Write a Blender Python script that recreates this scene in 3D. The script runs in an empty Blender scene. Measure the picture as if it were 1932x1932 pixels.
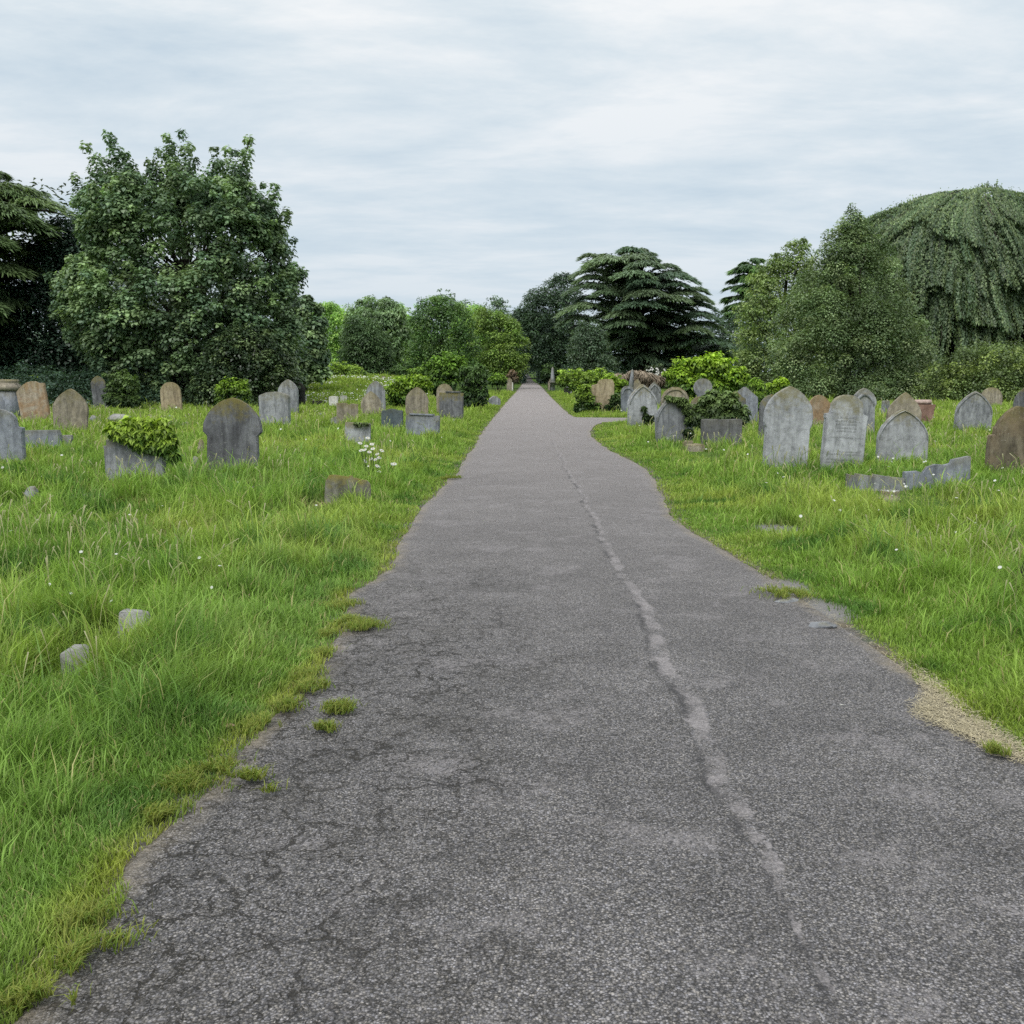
import bpy, bmesh, math, random
import numpy as np
from mathutils import Vector, Matrix

random.seed(11)
rng = np.random.default_rng(11)
scene = bpy.context.scene
COL = scene.collection
PI = math.pi

# ------------------------------------------------------------------ camera
F = 1932.0                      # focal length in units of the 1932-wide layout grid
EYE = 1.6
PITCH = math.atan(258 / F)
SP, CP = math.sin(PITCH), math.cos(PITCH)
cam_d = bpy.data.cameras.new('camera')
cam = bpy.data.objects.new('camera', cam_d)
COL.objects.link(cam)
cam.location = (0, 0, EYE)
cam.rotation_euler = (PI / 2 - PITCH, 0, 0)
cam_d.sensor_width = 36.0
cam_d.lens = 36.0
cam_d.clip_start = 0.05
cam_d.clip_end = 6000
scene.camera = cam


def ray(u, v):
    cx, cy = (u - 966) / F, (966 - v) / F
    return cx, CP + cy * SP, -SP + cy * CP


# ------------------------------------------------------------------ noise
def _hash(ix, iy, seed):
    n = (ix.astype(np.int64) * 374761393 + iy.astype(np.int64) * 668265263 + seed * 974711) & 0xffffffff
    n = ((n ^ (n >> 13)) * 1274126177) & 0xffffffff
    n = n ^ (n >> 16)
    return (n & 0xffff) / 65535.0


def vnoise(x, y, seed=0):
    x = np.asarray(x, float); y = np.asarray(y, float)
    ix, iy = np.floor(x), np.floor(y)
    fx, fy = x - ix, y - iy
    fx = fx * fx * (3 - 2 * fx); fy = fy * fy * (3 - 2 * fy)
    a = _hash(ix, iy, seed); b = _hash(ix + 1, iy, seed)
    c = _hash(ix, iy + 1, seed); d = _hash(ix + 1, iy + 1, seed)
    return (a * (1 - fx) + b * fx) * (1 - fy) + (c * (1 - fx) + d * fx) * fy


def fbm(x, y, seed=0, octv=3):
    x = np.asarray(x, float); y = np.asarray(y, float)
    s = 0; a = 1; t = 0
    for k in range(octv):
        s = s + a * vnoise(x * 2 ** k + 17.3 * k, y * 2 ** k - 9.1 * k, seed + k)
        t += a; a *= 0.5
    return s / t


def smooth(a, b, x):
    t = np.clip((np.asarray(x, float) - a) / (b - a), 0, 1)
    return t * t * (3 - 2 * t)


# ------------------------------------------------------------------ road outline
def flat_pt(u, v):
    rx, ry, rz = ray(u, v)
    t = -EYE / rz
    return rx * t, ry * t


L_EDGE = [(-190, 2120), (-80, 2000), (15, 1932), (60, 1830), (130, 1745), (190, 1690), (215, 1640), (330, 1540), (400, 1470), (440, 1430),
          (500, 1370), (545, 1330), (590, 1290), (620, 1250), (640, 1195), (652, 1125), (700, 1100), (735, 1075),
          (750, 1035), (775, 1000), (795, 962), (830, 920), (862, 895), (890, 850), (910, 815), (930, 790),
          (945, 772), (962, 752), (975, 739), (982, 730), (986, 724)]
R_EDGE = [(2140, 1500), (1932, 1430), (1850, 1378), (1780, 1330), (1710, 1270), (1630, 1215), (1560, 1170), (1510, 1130),
          (1440, 1085), (1380, 1050), (1310, 1010), (1268, 975), (1243, 925), (1225, 890), (1190, 870), (1145, 847),
          (1117, 826), (1114, 815), (1120, 804), (1140, 797), (1240, 794.0), (1400, 792.5), (1400, 790.6), (1150, 789.4), (1085, 788),
          (1072, 781), (1055, 765), (1035, 745), (1022, 731), (1014, 724)]
_l = np.array([flat_pt(*p) for p in L_EDGE]); _r = np.array([flat_pt(*p) for p in R_EDGE])
_l = np.vstack([[_l[0, 0] - .3, -6], _l, [_l[-1, 0] - 0.3, 460]])
_r = np.vstack([[_r[0, 0] + .4, -6], _r, [_r[-1, 0] + 1.2, 460]])


def XL(y):
    y = np.asarray(y, float)
    return np.interp(y, _l[:, 1], _l[:, 0]) + (fbm(y * 1.4, y * 0 + 3, 5, 5) - .5) * .13


def XR(y):
    y = np.asarray(y, float)
    return np.interp(y, _r[:, 1], _r[:, 0]) + (fbm(y * 1.2, y * 0 + 8, 9, 5) - .5) * .10


def road_dist(x, y):
    """> 0 on the verge, < 0 on the asphalt (metres, sideways)"""
    return np.maximum(XL(y) - x, x - XR(y))


def height(x, y):
    x = np.asarray(x, float); y = np.asarray(y, float)
    rd = road_dist(x, y)
    m = smooth(0.12, 1.6, rd - 0.02 * np.clip(y, 0, 100))
    h = m * (fbm(x * .45, y * .45, 21, 3) - .45) * .22 * smooth(90, 50, y)
    h = h + 1.45 * smooth(54, 90, y) * smooth(4.5, 11, -x)           # low meadow rise on the left
    h = h + 3.0 * smooth(225, 430, y) * np.where(y > 225, 1, 0)
    return h


_YS = np.concatenate([np.linspace(1.2, 60, 3000), np.geomspace(60, 500, 4000)[1:]])


def ground(u, v):
    """first point of the terrain seen along a line of sight"""
    rx, ry, rz = ray(u, v)
    t = _YS / ry
    d = EYE + rz * t - height(rx * t, _YS)
    k = np.argmax(d < 0) if (d < 0).any() else len(_YS) - 1
    y = _YS[k]; x = rx / ry * y
    return float(x), float(y), float(height(x, y))


def on(u, Y):
    rx, ry, rz = ray(u, 708)
    x = rx / ry * Y
    return float(x), float(Y), float(height(x, Y))


def zat(v, Y):
    rx, ry, rz = ray(966, v)
    return EYE + rz / ry * Y


def px(Y):
    return (Y * CP + .8 * SP) / F


# ------------------------------------------------------------------ mesh helpers
def mesh_np(name, verts, sizes, loops, mat, cols=None, parent=None, smooth_shade=False):
    verts = np.asarray(verts, np.float32).reshape(-1, 3)
    sizes = np.asarray(sizes, np.int32); loops = np.asarray(loops, np.int32)
    me = bpy.data.meshes.new(name)
    me.vertices.add(len(verts)); me.vertices.foreach_set('co', verts.ravel())
    me.loops.add(len(loops)); me.loops.foreach_set('vertex_index', loops)
    me.polygons.add(len(sizes))
    st = np.zeros(len(sizes), np.int32); st[1:] = np.cumsum(sizes)[:-1]
    me.polygons.foreach_set('loop_start', st)
    me.polygons.foreach_set('loop_total', sizes)
    if smooth_shade:
        me.polygons.foreach_set('use_smooth', np.ones(len(sizes), bool))
    me.update(calc_edges=True)
    if cols is not None:
        c = np.ones((len(verts), 4), np.float32); c[:, :3] = cols
        at = me.color_attributes.new('Col', 'FLOAT_COLOR', 'POINT')
        at.data.foreach_set('color', c.ravel())
    me.materials.append(mat)
    o = bpy.data.objects.new(name, me)
    COL.objects.link(o)
    if parent is not None:
        o.parent = parent
    return o


def fattr(o, name, vals):
    at = o.data.attributes.new(name, 'FLOAT', 'POINT')
    at.data.foreach_set('value', np.asarray(vals, np.float32))


def tag(o, label, cat, group=None):
    o['label'] = label; o['category'] = cat
    if group: o['group'] = group
    return o


def empty(name, loc, label, cat, group=None, rot=(0, 0, 0)):
    o = bpy.data.objects.new(name, None); COL.objects.link(o)
    o.location = loc; o.rotation_euler = rot
    o.empty_display_size = .2
    return tag(o, label, cat, group)


def norm(a):
    return a / np.maximum(np.linalg.norm(a, axis=1, keepdims=True), 1e-6)


LEAF = {  # outline points (along, across, fold)
    'ovate': [(0, 0, 0), (.45, -.5, .12), (1, 0, 0), (.45, .5, .12)],
    'lobed': [(0, 0, 0), (.15, -.5, .1), (.55, -.42, .05), (1, 0, -.08), (.55, .42, .05), (.15, .5, .1)],
    'ivy': [(0.05, 0, 0), (-.08, -.32, .06), (.28, -.52, .02), (.5, -.26, .05), (1, 0, -.1), (.5, .26, .05), (.28, .52, .02), (-.08, .32, .06)],
    'lance': [(0, 0, 0), (.35, -.5, .1), (1, 0, -.15), (.35, .5, .1)],
    'needle': [(0, -.25, 0), (0, .25, 0), (1, .12, -.1), (1, -.12, -.1)],
}


def leaf_arrays(c, n, d, L, W, shape):
    """c centre(base), n normal, d direction of the midrib; all (N,3)"""
    n = norm(n); b = norm(np.cross(n, d)); d = norm(np.cross(b, n))
    T = LEAF[shape]
    L = np.asarray(L).reshape(-1, 1); W = np.asarray(W).reshape(-1, 1)
    V = np.stack([c + d * (a * L) + b * (w * W) + n * (f * L) for a, w, f in T], axis=1)
    return V


def leaves_obj(name, V, cols, mat, parent=None):
    N, K, _ = V.shape
    return mesh_np(name, V.reshape(-1, 3), np.full(N, K), np.arange(N * K), mat,
                   np.repeat(cols, K, axis=0), parent)


def unit(n):
    return norm(rng.normal(size=(n, 3)))


def tube_arrays(paths, seg=7):
    """paths: list of (points (k,3), radii (k,)) -> verts, sizes, loops"""
    VV, SS, LL, base = [], [], [], 0
    for P, R in paths:
        P = np.asarray(P, float); R = np.asarray(R, float); k = len(P)
        D = np.gradient(P, axis=0); D = norm(D)
        ref = np.where(np.abs(D[:, 2:3]) > .9, np.array([[1., 0, 0]]), np.array([[0, 0, 1.]]))
        A = norm(np.cross(D, ref)); B = np.cross(D, A)
        th = np.linspace(0, 2 * PI, seg, endpoint=False)
        ring = P[:, None] + R[:, None, None] * (np.cos(th)[None, :, None] * A[:, None] + np.sin(th)[None, :, None] * B[:, None])
        VV.append(ring.reshape(-1, 3))
        i = np.arange(k - 1)[:, None] * seg; j = np.arange(seg)[None]; j2 = (j + 1) % seg
        q = np.stack([i + j, i + j2, i + seg + j2, i + seg + j], axis=2).reshape(-1, 4) + base
        LL.append(q.ravel()); SS.append(np.full(len(q), 4))
        base += k * seg
    return np.vstack(VV), np.concatenate(SS), np.concatenate(LL)


# ------------------------------------------------------------------ materials
def new_mat(name):
    m = bpy.data.materials.new(name); m.use_nodes = True
    nt = m.node_tree; nt.nodes.clear()
    return m, nt, nt.nodes, nt.links


class NB:
    def __init__(s, nt): s.nt = nt; s.N = nt.nodes; s.L = nt.links

    def add(s, t, **kw):
        n = s.N.new(t)
        for k, v in kw.items(): setattr(n, k, v)
        return n

    def lk(s, a, b): s.L.new(a, b)

    def inp(s, sock, v):
        if hasattr(v, 'is_linked') or isinstance(v, bpy.types.NodeSocket): s.L.new(v, sock)
        else: sock.default_value = v

    def math(s, op, a, b=None, c=None, clamp=False):
        n = s.add('ShaderNodeMath', operation=op, use_clamp=clamp)
        s.inp(n.inputs[0], a)
        if b is not None: s.inp(n.inputs[1], b)
        if c is not None: s.inp(n.inputs[2], c)
        return n.outputs[0]

    def mix(s, f, a, b, mode='MIX'):
        n = s.add('ShaderNodeMix', data_type='RGBA', blend_type=mode)
        s.inp(n.inputs[0], f)
        s.inp(n.inputs[6], a if not isinstance(a, tuple) else (*a, 1)[:4])
        s.inp(n.inputs[7], b if not isinstance(b, tuple) else (*b, 1)[:4])
        return n.outputs[2]

    def noise(s, vec, scale, detail=3, rough=.55, out=0, dist=0):
        n = s.add('ShaderNodeTexNoise')
        if vec is not None: s.lk(vec, n.inputs['Vector'])
        n.inputs['Scale'].default_value = scale; n.inputs['Detail'].default_value = detail
        n.inputs['Roughness'].default_value = rough; n.inputs['Distortion'].default_value = dist
        return n.outputs[out]

    def voro(s, vec, scale, feature='F1', out='Distance', rand=1):
        n = s.add('ShaderNodeTexVoronoi', feature=feature)
        if vec is not None: s.lk(vec, n.inputs['Vector'])
        n.inputs['Scale'].default_value = scale; n.inputs['Randomness'].default_value = rand
        return n.outputs[out]

    def ramp(s, f, stops):
        n = s.add('ShaderNodeValToRGB'); cr = n.color_ramp
        while len(cr.elements) < len(stops): cr.elements.new(.5)
        for e, (p, c) in zip(cr.elements, stops):
            e.position = p; e.color = (c, c, c, 1) if not isinstance(c, tuple) else (*c, 1)
        s.inp(n.inputs[0], f)
        return n.outputs[0]

    def mapping(s, vec, scale=(1, 1, 1), loc=(0, 0, 0), rot=(0, 0, 0)):
        n = s.add('ShaderNodeMapping')
        s.lk(vec, n.inputs[0])
        n.inputs['Scale'].default_value = scale; n.inputs['Location'].default_value = loc
        n.inputs['Rotation'].default_value = rot
        return n.outputs[0]

    def attr(s, name, out=2):
        n = s.add('ShaderNodeAttribute', attribute_name=name)
        return n.outputs[out]

    def bump(s, h, strength=.5, dist=.02):
        n = s.add('ShaderNodeBump')
        n.inputs['Strength'].default_value = strength; n.inputs['Distance'].default_value = dist
        s.lk(h, n.inputs['Height'])
        return n.outputs[0]

    def out(s, col, rough=.8, spec=.3, nrm=None):
        p = s.add('ShaderNodeBsdfPrincipled')
        s.inp(p.inputs['Base Color'], col); s.inp(p.inputs['Roughness'], rough)
        p.inputs['Specular IOR Level'].default_value = spec
        if nrm is not None: s.lk(nrm, p.inputs['Normal'])
        o = s.add('ShaderNodeOutputMaterial')
        s.lk(p.outputs[0], o.inputs[0])
        return p, o


def leaf_mat(name, trans=.3, rough=.5, spec=.35, tint=(1.15, 1.2, .7), gain=1):
    m, nt, N, L = new_mat(name); b = NB(nt)
    c = b.attr('Col', 0)
    if gain != 1: c = b.mix(1.0, c, (gain, gain, gain), 'MULTIPLY')
    p, o = b.out(c, rough, spec)
    t = b.add('ShaderNodeBsdfTranslucent')
    b.lk(b.mix(1.0, c, tint, 'MULTIPLY'), t.inputs[0])
    mx = b.add('ShaderNodeMixShader'); mx.inputs[0].default_value = trans
    b.lk(p.outputs[0], mx.inputs[1]); b.lk(t.outputs[0], mx.inputs[2]); b.lk(mx.outputs[0], o.inputs[0])
    return m


M_LEAF = leaf_mat('foliage', rough=.45, spec=.5, gain=1.9)
M_BUSH = leaf_mat('bush_foliage', rough=.5, spec=.4, gain=1.4)
M_GLOSSY_LEAF = leaf_mat('glossy_foliage', .2, .4, .5, gain=1.75)
M_GRASS = leaf_mat('grass_blades', .38, .6, .25)
M_STRAW = leaf_mat('straw_blades', .15, .8, .15, (1, 1, .9))
M_PETAL = leaf_mat('petals', .3, .7, .2, (1, 1, 1))


def bark_mat():
    m, nt, N, L = new_mat('bark'); b = NB(nt)
    v = b.add('ShaderNodeTexCoord').outputs['Object']
    n = b.noise(b.mapping(v, (6, 6, 1.2)), 2, 5, .65)
    c = b.ramp(n, [(.3, (.02, .017, .014)), (.7, (.11, .095, .08))])
    b.out(c, .9, .1, b.bump(n, .8, .05))
    return m


M_BARK = bark_mat()


def stone_mat(name, base, dark, light, rust=None, moss=.4, streak=.6, lichen=.35, moss_col=(.20, .17, .05)):
    m, nt, N, L = new_mat(name); b = NB(nt)
    tc = b.add('ShaderNodeTexCoord')
    oi = b.add('ShaderNodeObjectInfo')
    off = b.math('MULTIPLY', oi.outputs['Random'], 97.0)
    cx = b.add('ShaderNodeCombineXYZ')
    b.lk(off, cx.inputs[0]); b.lk(off, cx.inputs[1]); b.lk(off, cx.inputs[2])
    va = b.add('ShaderNodeVectorMath', operation='ADD')
    b.lk(tc.outputs['Object'], va.inputs[0]); b.lk(cx.outputs[0], va.inputs[1])
    v = va.outputs[0]
    gz = b.add('ShaderNodeSeparateXYZ'); b.lk(tc.outputs['Generated'], gz.inputs[0]); gz = gz.outputs[2]
    blot = b.noise(v, 3.2, 6, .65)
    col = b.mix(b.ramp(blot, [(.34, 0.), (.68, 1.)]), base, light)
    sv = b.mapping(v, (4.6, 4.6, .75))
    st = b.noise(sv, 1.0, 7, .72, dist=1.1)
    sf = b.math('MULTIPLY', b.ramp(st, [(.44, 0.), (.60, 1.)]), min(1, streak * 1.35))
    sf = b.math('MULTIPLY', sf, b.ramp(gz, [(.0, .35), (.55, .9), (1., 1.)]))
    col = b.mix(sf, col, dark)
    st2 = b.noise(b.mapping(v, (8, 8, .5), (5, 3, 1)), 1.0, 5, .68, dist=.6)
    col = b.mix(b.math('MULTIPLY', b.ramp(st2, [(.56, 0.), (.70, 1.)]), .55 * streak), col, tuple(min(1, k * 1.55) for k in light))
    if rust:
        rn = b.noise(v, 2.1, 4, .6, dist=.8)
        col = b.mix(b.math('MULTIPLY', b.ramp(rn, [(.42, 0.), (.60, 1.)]), .85), col, rust)
    big = b.noise(b.mapping(v, (1.6, 1.6, .9)), 1.1, 4, .6)
    col = b.mix(b.ramp(big, [(.3, .0), (.75, .6)]), col, dark)
    mot = b.noise(v, 9.5, 6, .72)
    col = b.mix(.75, col, b.ramp(mot, [(.32, .55), (.50, 1.0), (.68, 1.28)]), 'MULTIPLY')
    # moss and algae on the top edge and damp foot
    mn = b.noise(v, 7, 5, .7)
    mf = b.math('MULTIPLY', b.ramp(b.math('ADD', gz, b.math('MULTIPLY', b.math('SUBTRACT', mn, .5), .9)), [(.74, 0.), (1.02, 1.)]), moss)
    col = b.mix(mf, col, moss_col)
    ff = b.math('MULTIPLY', b.ramp(b.math('ADD', gz, b.math('MULTIPLY', b.math('SUBTRACT', mn, .5), .4)), [(.1, 1.), (.38, 0.)]), .6)
    col = b.mix(ff, col, (.075, .085, .055))
    sp = b.voro(v, 26, 'F1'); spn = b.noise(v, 4.5, 2)
    lf = b.math('MULTIPLY', b.ramp(sp, [(.10, 1.), (.22, 0.)]), b.ramp(spn, [(.52, 0.), (.62, 1.)]))
    col = b.mix(b.math('MULTIPLY', lf, lichen), col, (.62, .62, .55))
    fine = b.noise(v, 60, 4, .7)
    col = b.mix(.45, col, b.ramp(fine, [(.25, .35), (.75, 1.)]), 'MULTIPLY')
    col = b.mix(1.0, col, (1.2, 1.2, 1.2), 'MULTIPLY')
    hgt = b.math('ADD', b.math('MULTIPLY', fine, .35), b.math('MULTIPLY', blot, .8))
    b.out(col, .9, .15, b.bump(hgt, .55, .02))
    return m


S_GREY = stone_mat('stone_grey_weathered', (.30, .31, .33), (.11, .115, .125), (.42, .43, .44))
S_PALE = stone_mat('stone_pale_grey', (.40, .41, .43), (.20, .205, .21), (.54, .55, .57), moss=.7, streak=.5)
S_DARK = stone_mat('stone_dark_grey', (.16, .165, .175), (.06, .06, .065), (.25, .255, .265), moss=.8)
S_BLOCK = stone_mat('stone_sooty_block', (.16, .162, .165), (.06, .06, .062), (.27, .27, .27), moss=.12)
S_BLUE = stone_mat('stone_blue_grey', (.27, .29, .33), (.12, .13, .15), (.36, .38, .42), moss=.3)
S_TAN = stone_mat('stone_tan', (.36, .31, .23), (.14, .125, .10), (.46, .41, .33), moss=.5)
S_BUFF = stone_mat('stone_buff', (.42, .34, .21), (.19, .15, .10), (.50, .43, .30), moss=.35)
S_RUST = stone_mat('stone_rusty_sand', (.40, .33, .25), (.22, .17, .12), (.46, .41, .34), rust=(.33, .205, .11), moss=.3)
S_BROWN = stone_mat('stone_brown_scaled', (.17, .145, .10), (.05, .043, .032), (.31, .27, .20), rust=(.26, .20, .13), moss=.35)
S_SLATE = stone_mat('stone_dark_slate', (.10, .13, .145), (.06, .075, .085), (.14, .165, .18), moss=.15, streak=.3, lichen=.15)
S_WHITE = stone_mat('stone_white', (.66, .65, .60), (.45, .44, .40), (.74, .73, .69), moss=.1, streak=.3, lichen=0)
S_BLACK = stone_mat('stone_black', (.035, .035, .035), (.02, .02, .02), (.07, .07, .065), moss=.1, streak=.3, lichen=.2)
S_PINK = stone_mat('stone_red_granite', (.26, .15, .12), (.12, .07, .06), (.36, .23, .19), moss=.1, streak=.3, lichen=.5)
S_PINKROLL = stone_mat('stone_pink_granite', (.50, .37, .32), (.35, .25, .22), (.56, .44, .40), moss=.05, streak=.2, lichen=.1)
S_MOSSY = stone_mat('stone_mossy', (.19, .185, .14), (.08, .08, .055), (.32, .31, .27), moss=1., moss_col=(.23, .20, .06))
M_LETTER = stone_mat('worn_lettering', (.20, .20, .21), (.12, .12, .125), (.27, .27, .275), moss=.2)
S_ROCK = stone_mat('rock_pale', (.31, .305, .29), (.15, .145, .135), (.42, .415, .40), moss=.0, streak=.2)


def asphalt_mat():
    m, nt, N, L = new_mat('asphalt'); b = NB(nt)
    v = b.add('ShaderNodeTexCoord').outputs['Object']
    sx = b.add('ShaderNodeSeparateXYZ'); b.lk(v, sx.inputs[0])
    edge = b.attr('edge'); strip = b.attr('strip'); left = b.attr('left')
    warp = b.noise(v, 9, 3, .6, out=1)
    wv = b.add('ShaderNodeVectorMath', operation='MULTIPLY_ADD')
    b.lk(warp, wv.inputs[0]); wv.inputs[1].default_value = (.02, .02, .02); b.lk(v, wv.inputs[2])
    v2 = b.add('ShaderNodeMapping'); b.lk(wv.outputs[0], v2.inputs[0]); v2.inputs['Scale'].default_value = (1, 1, 0)
    v2 = v2.outputs[0]
    vo = b.add('ShaderNodeTexVoronoi', feature='F1'); b.lk(v2, vo.inputs['Vector']); vo.inputs['Scale'].default_value = 138
    vc = b.add('ShaderNodeSeparateColor'); b.lk(vo.outputs['Color'], vc.inputs[0])
    chip = b.ramp(vc.outputs[0], [(.0, .05), (.36, .075), (.62, .145), (.84, .24), (1., .38)])
    vo2 = b.add('ShaderNodeTexVoronoi', feature='F1'); b.lk(v2, vo2.inputs['Vector']); vo2.inputs['Scale'].default_value = 230
    vc2 = b.add('ShaderNodeSeparateColor'); b.lk(vo2.outputs['Color'], vc2.inputs[0])
    chip2 = b.ramp(vc2.outputs[0], [(.0, .05), (.5, .11), (.9, .30)])
    chip = b.mix(.35, chip, chip2)
    rim = b.ramp(vo.outputs['Distance'], [(.42, 1.), (.72, .35)])
    chip = b.mix(1., chip, rim, 'MULTIPLY')
    tintn = b.ramp(vc.outputs[1], [(.0, (1.02, .99, .93)), (1., (.96, .98, 1.07))])
    col = b.mix(1., chip, tintn, 'MULTIPLY')
    # large tonal patches, worn wheel tracks and dark wet-looking areas
    pn = b.noise(v, .55, 5, .62); pn2 = b.noise(v, 2.6, 5, .65)
    col = b.mix(1., col, b.ramp(pn, [(.3, .78), (.7, 1.22)]), 'MULTIPLY')
    col = b.mix(1., col, b.ramp(pn2, [(.3, .84), (.7, 1.14)]), 'MULTIPLY')
    # paler tone with distance: grazing sheen painted in, hiding the chips
    far = b.ramp(b.math('DIVIDE', sx.outputs[1], 60.), [(.08, .0), (.30, .40), (.8, .8)])
    fn = b.noise(v, 30, 4, .7)
    far_sheen = b.ramp(fn, [(.3, (.19, .178, .175)), (.7, (.33, .31, .305))])
    col = b.mix(far, col, far_sheen)
    # grey film patches close to the right side
    gp = b.noise(v, 1.7, 6, .7); gp2 = b.noise(v, 55, 3, .7)
    gf = b.math('MULTIPLY', b.ramp(gp, [(.54, 0.), (.63, 1.)]), b.ramp(gp2, [(.42, 0.), (.55, 1.)]))
    col = b.mix(b.math('MULTIPLY', gf, .55), col, (.23, .225, .235))
    # repair strip
    sn = b.math('ADD', strip, b.math('MULTIPLY', b.math('SUBTRACT', b.noise(v, 11, 7, .8), .5), 2.6))
    sfac = b.ramp(sn, [(.62, 1.), (.80, 0.)])
    sc = b.ramp(b.noise(v, 70, 4, .75), [(.3, (.11, .107, .112)), (.7, (.36, .35, .36))])
    col = b.mix(b.math('MULTIPLY', sfac, b.ramp(b.noise(v, 5, 4, .6), [(.40, .0), (.60, .72)])), col, sc)
    seam = b.math('ADD', b.attr('seam'), b.math('MULTIPLY', b.math('SUBTRACT', b.noise(v, 9, 6, .8), .5), .16))
    seamf = b.ramp(b.math('ABSOLUTE', seam), [(.0, 1.), (.035, 0.)])
    seamf = b.math('MULTIPLY', seamf, b.ramp(b.noise(v, 3, 3), [(.46, 0.), (.60, .75)]))
    col = b.mix(seamf, col, (.028, .028, .03))
    # crazed cracking on the left
    cw = b.noise(v, 3.5, 5, .7, out=1)
    cv = b.add('ShaderNodeVectorMath', operation='MULTIPLY_ADD')
    b.lk(cw, cv.inputs[0]); cv.inputs[1].default_value = (.34, .34, 0); b.lk(v, cv.inputs[2])
    cr = b.voro(b.mapping(cv.outputs[0], (1, 1, 0)), 10.5, 'DISTANCE_TO_EDGE')
    cr2 = b.voro(b.mapping(cv.outputs[0], (1, 1, 0), (3, 1, 0)), 3.6, 'DISTANCE_TO_EDGE')
    crf = b.math('MAXIMUM', b.ramp(cr, [(.008, 1.), (.026, 0.)]), b.ramp(cr2, [(.007, 1.), (.020, 0.)]))
    lm = b.math('ADD', b.math('DIVIDE', left, 2.4), b.math('MULTIPLY', b.math('SUBTRACT', b.noise(v, 2.2, 4, .6), .5), .9))
    cmask = b.ramp(lm, [(.25, 1.), (.7, 0.)])
    nearm = b.ramp(b.math('DIVIDE', sx.outputs[1], 20.), [(.30, 1.), (.48, 0.)])
    cmask = b.math('MULTIPLY', cmask, nearm)
    gap = b.ramp(b.noise(v, 6, 4, .7), [(.40, .15), (.48, 1.)])
    crk = b.math('MULTIPLY', b.math('MULTIPLY', crf, cmask), gap)
    col = b.mix(b.math('MULTIPLY', crk, .92), col, (.018, .016, .013))
    dk = b.math('MULTIPLY', b.ramp(b.noise(v, 1.5, 6, .7), [(.44, 0.), (.66, 1.)]), b.math('MULTIPLY', cmask, .34))
    col = b.mix(dk, col, (.035, .032, .024))
    # scattered dark blotches
    bl = b.math('MULTIPLY', b.ramp(b.noise(v, 4.2, 6, .75), [(.68, 0.), (.74, .6)]), nearm)
    col = b.mix(bl, col, (.045, .038, .028))
    # silt along both edges
    en = b.math('ADD', edge, b.math('MULTIPLY', b.math('SUBTRACT', b.noise(v, 6, 5, .7), .5), .22))
    ef = b.math('MULTIPLY', b.ramp(en, [(.0, .9), (.12, 0.)]), b.ramp(b.noise(v, 2.6, 5, .7), [(.40, .12), (.58, 1.)]))
    dirt = b.ramp(b.noise(v, 55, 5, .8), [(.32, (.07, .06, .045)), (.5, (.20, .18, .14)), (.7, (.36, .33, .28))])
    col = b.mix(ef, col, dirt)
    col = b.mix(1.0, col, (1.26, 1.19, 1.15), 'MULTIPLY')
    beech_shade = b.ramp(b.math('DIVIDE', sx.outputs[1], 300.), [(.62, 0.), (.70, .9)])   # shade under the beeches, painted into the far road colour
    col = b.mix(beech_shade, col, (.045, .04, .034))
    hgt = b.math('SUBTRACT', b.math('MULTIPLY', rim, .5), b.math('MULTIPLY', crk, 2.0))
    hgt = b.math('ADD', hgt, b.math('MULTIPLY', pn2, .6))
    b.out(col, .72, .35, b.bump(hgt, .7, .008))
    return m


def soil_mat():
    m, nt, N, L = new_mat('grassy_soil'); b = NB(nt)
    v = b.add('ShaderNodeTexCoord').outputs['Object']
    rd = b.attr('verge'); bare = b.attr('bare')
    n1 = b.noise(v, 1.1, 5, .6); n2 = b.noise(v, 14, 5, .7)
    g = b.ramp(n1, [(.3, (.05, .105, .018)), (.7, (.12, .19, .035))])
    g = b.mix(.7, g, b.ramp(n2, [(.3, .35), (.75, 1.2)]), 'MULTIPLY')
    dirt = b.ramp(b.noise(v, 22, 5, .7), [(.3, (.06, .05, .032)), (.7, (.25, .215, .15))])
    e = b.math('ADD', rd, b.math('MULTIPLY', b.math('SUBTRACT', b.noise(v, 5, 5, .7), .5), .4))
    ef = b.ramp(e, [(.02, 1.), (.24, 0.)])
    lit = b.ramp(b.noise(v, 3.0, 5, .7), [(.42, 0.), (.60, 1.)])
    dirt = b.mix(lit, dirt, b.ramp(b.voro(v, 120, 'F1', 'Color'), [(.3, (.07, .068, .066)), (.7, (.20, .19, .185))]))
    col = b.mix(ef, g, dirt)
    grit = b.ramp(b.noise(v, 60, 4, .7), [(.3, (.13, .125, .12)), (.7, (.30, .29, .28))])
    col = b.mix(bare, col, grit)
    b.out(col, .95, .1, b.bump(n2, .8, .03))
    return m


# ------------------------------------------------------------------ ground sheet
def axis(dense, reach, d0, g):
    a = [0.0]; d = d0
    while a[-1] < reach:
        a.append(a[-1] + d)
        if a[-1] > dense: d *= g
    return np.array(a)


ax = axis(4.5, 1800, .11, 1.06); xs = np.concatenate([-ax[:0:-1], ax])
ays = axis(9, 2600, .12, 1.03); ys = np.concatenate([-axis(.1, 60, .3, 1.4)[:0:-1], ays])
GX, GY = np.meshgrid(xs, ys)
GZ = height(GX, GY) - 0.0
BARE = [(1488, 1108, .18, .13), (1548, 1152, .24, .17), (75, 918, .45, .28), (165, 942, .4, .25), (500, 925, .5, .25),
        (330, 1024, .22, .16), (60, 1100, .2, .14), (1470, 1000, .3, .2)]
BARE_W = [(*ground(u, v)[:2], a, c) for u, v, a, c in BARE]


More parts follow.
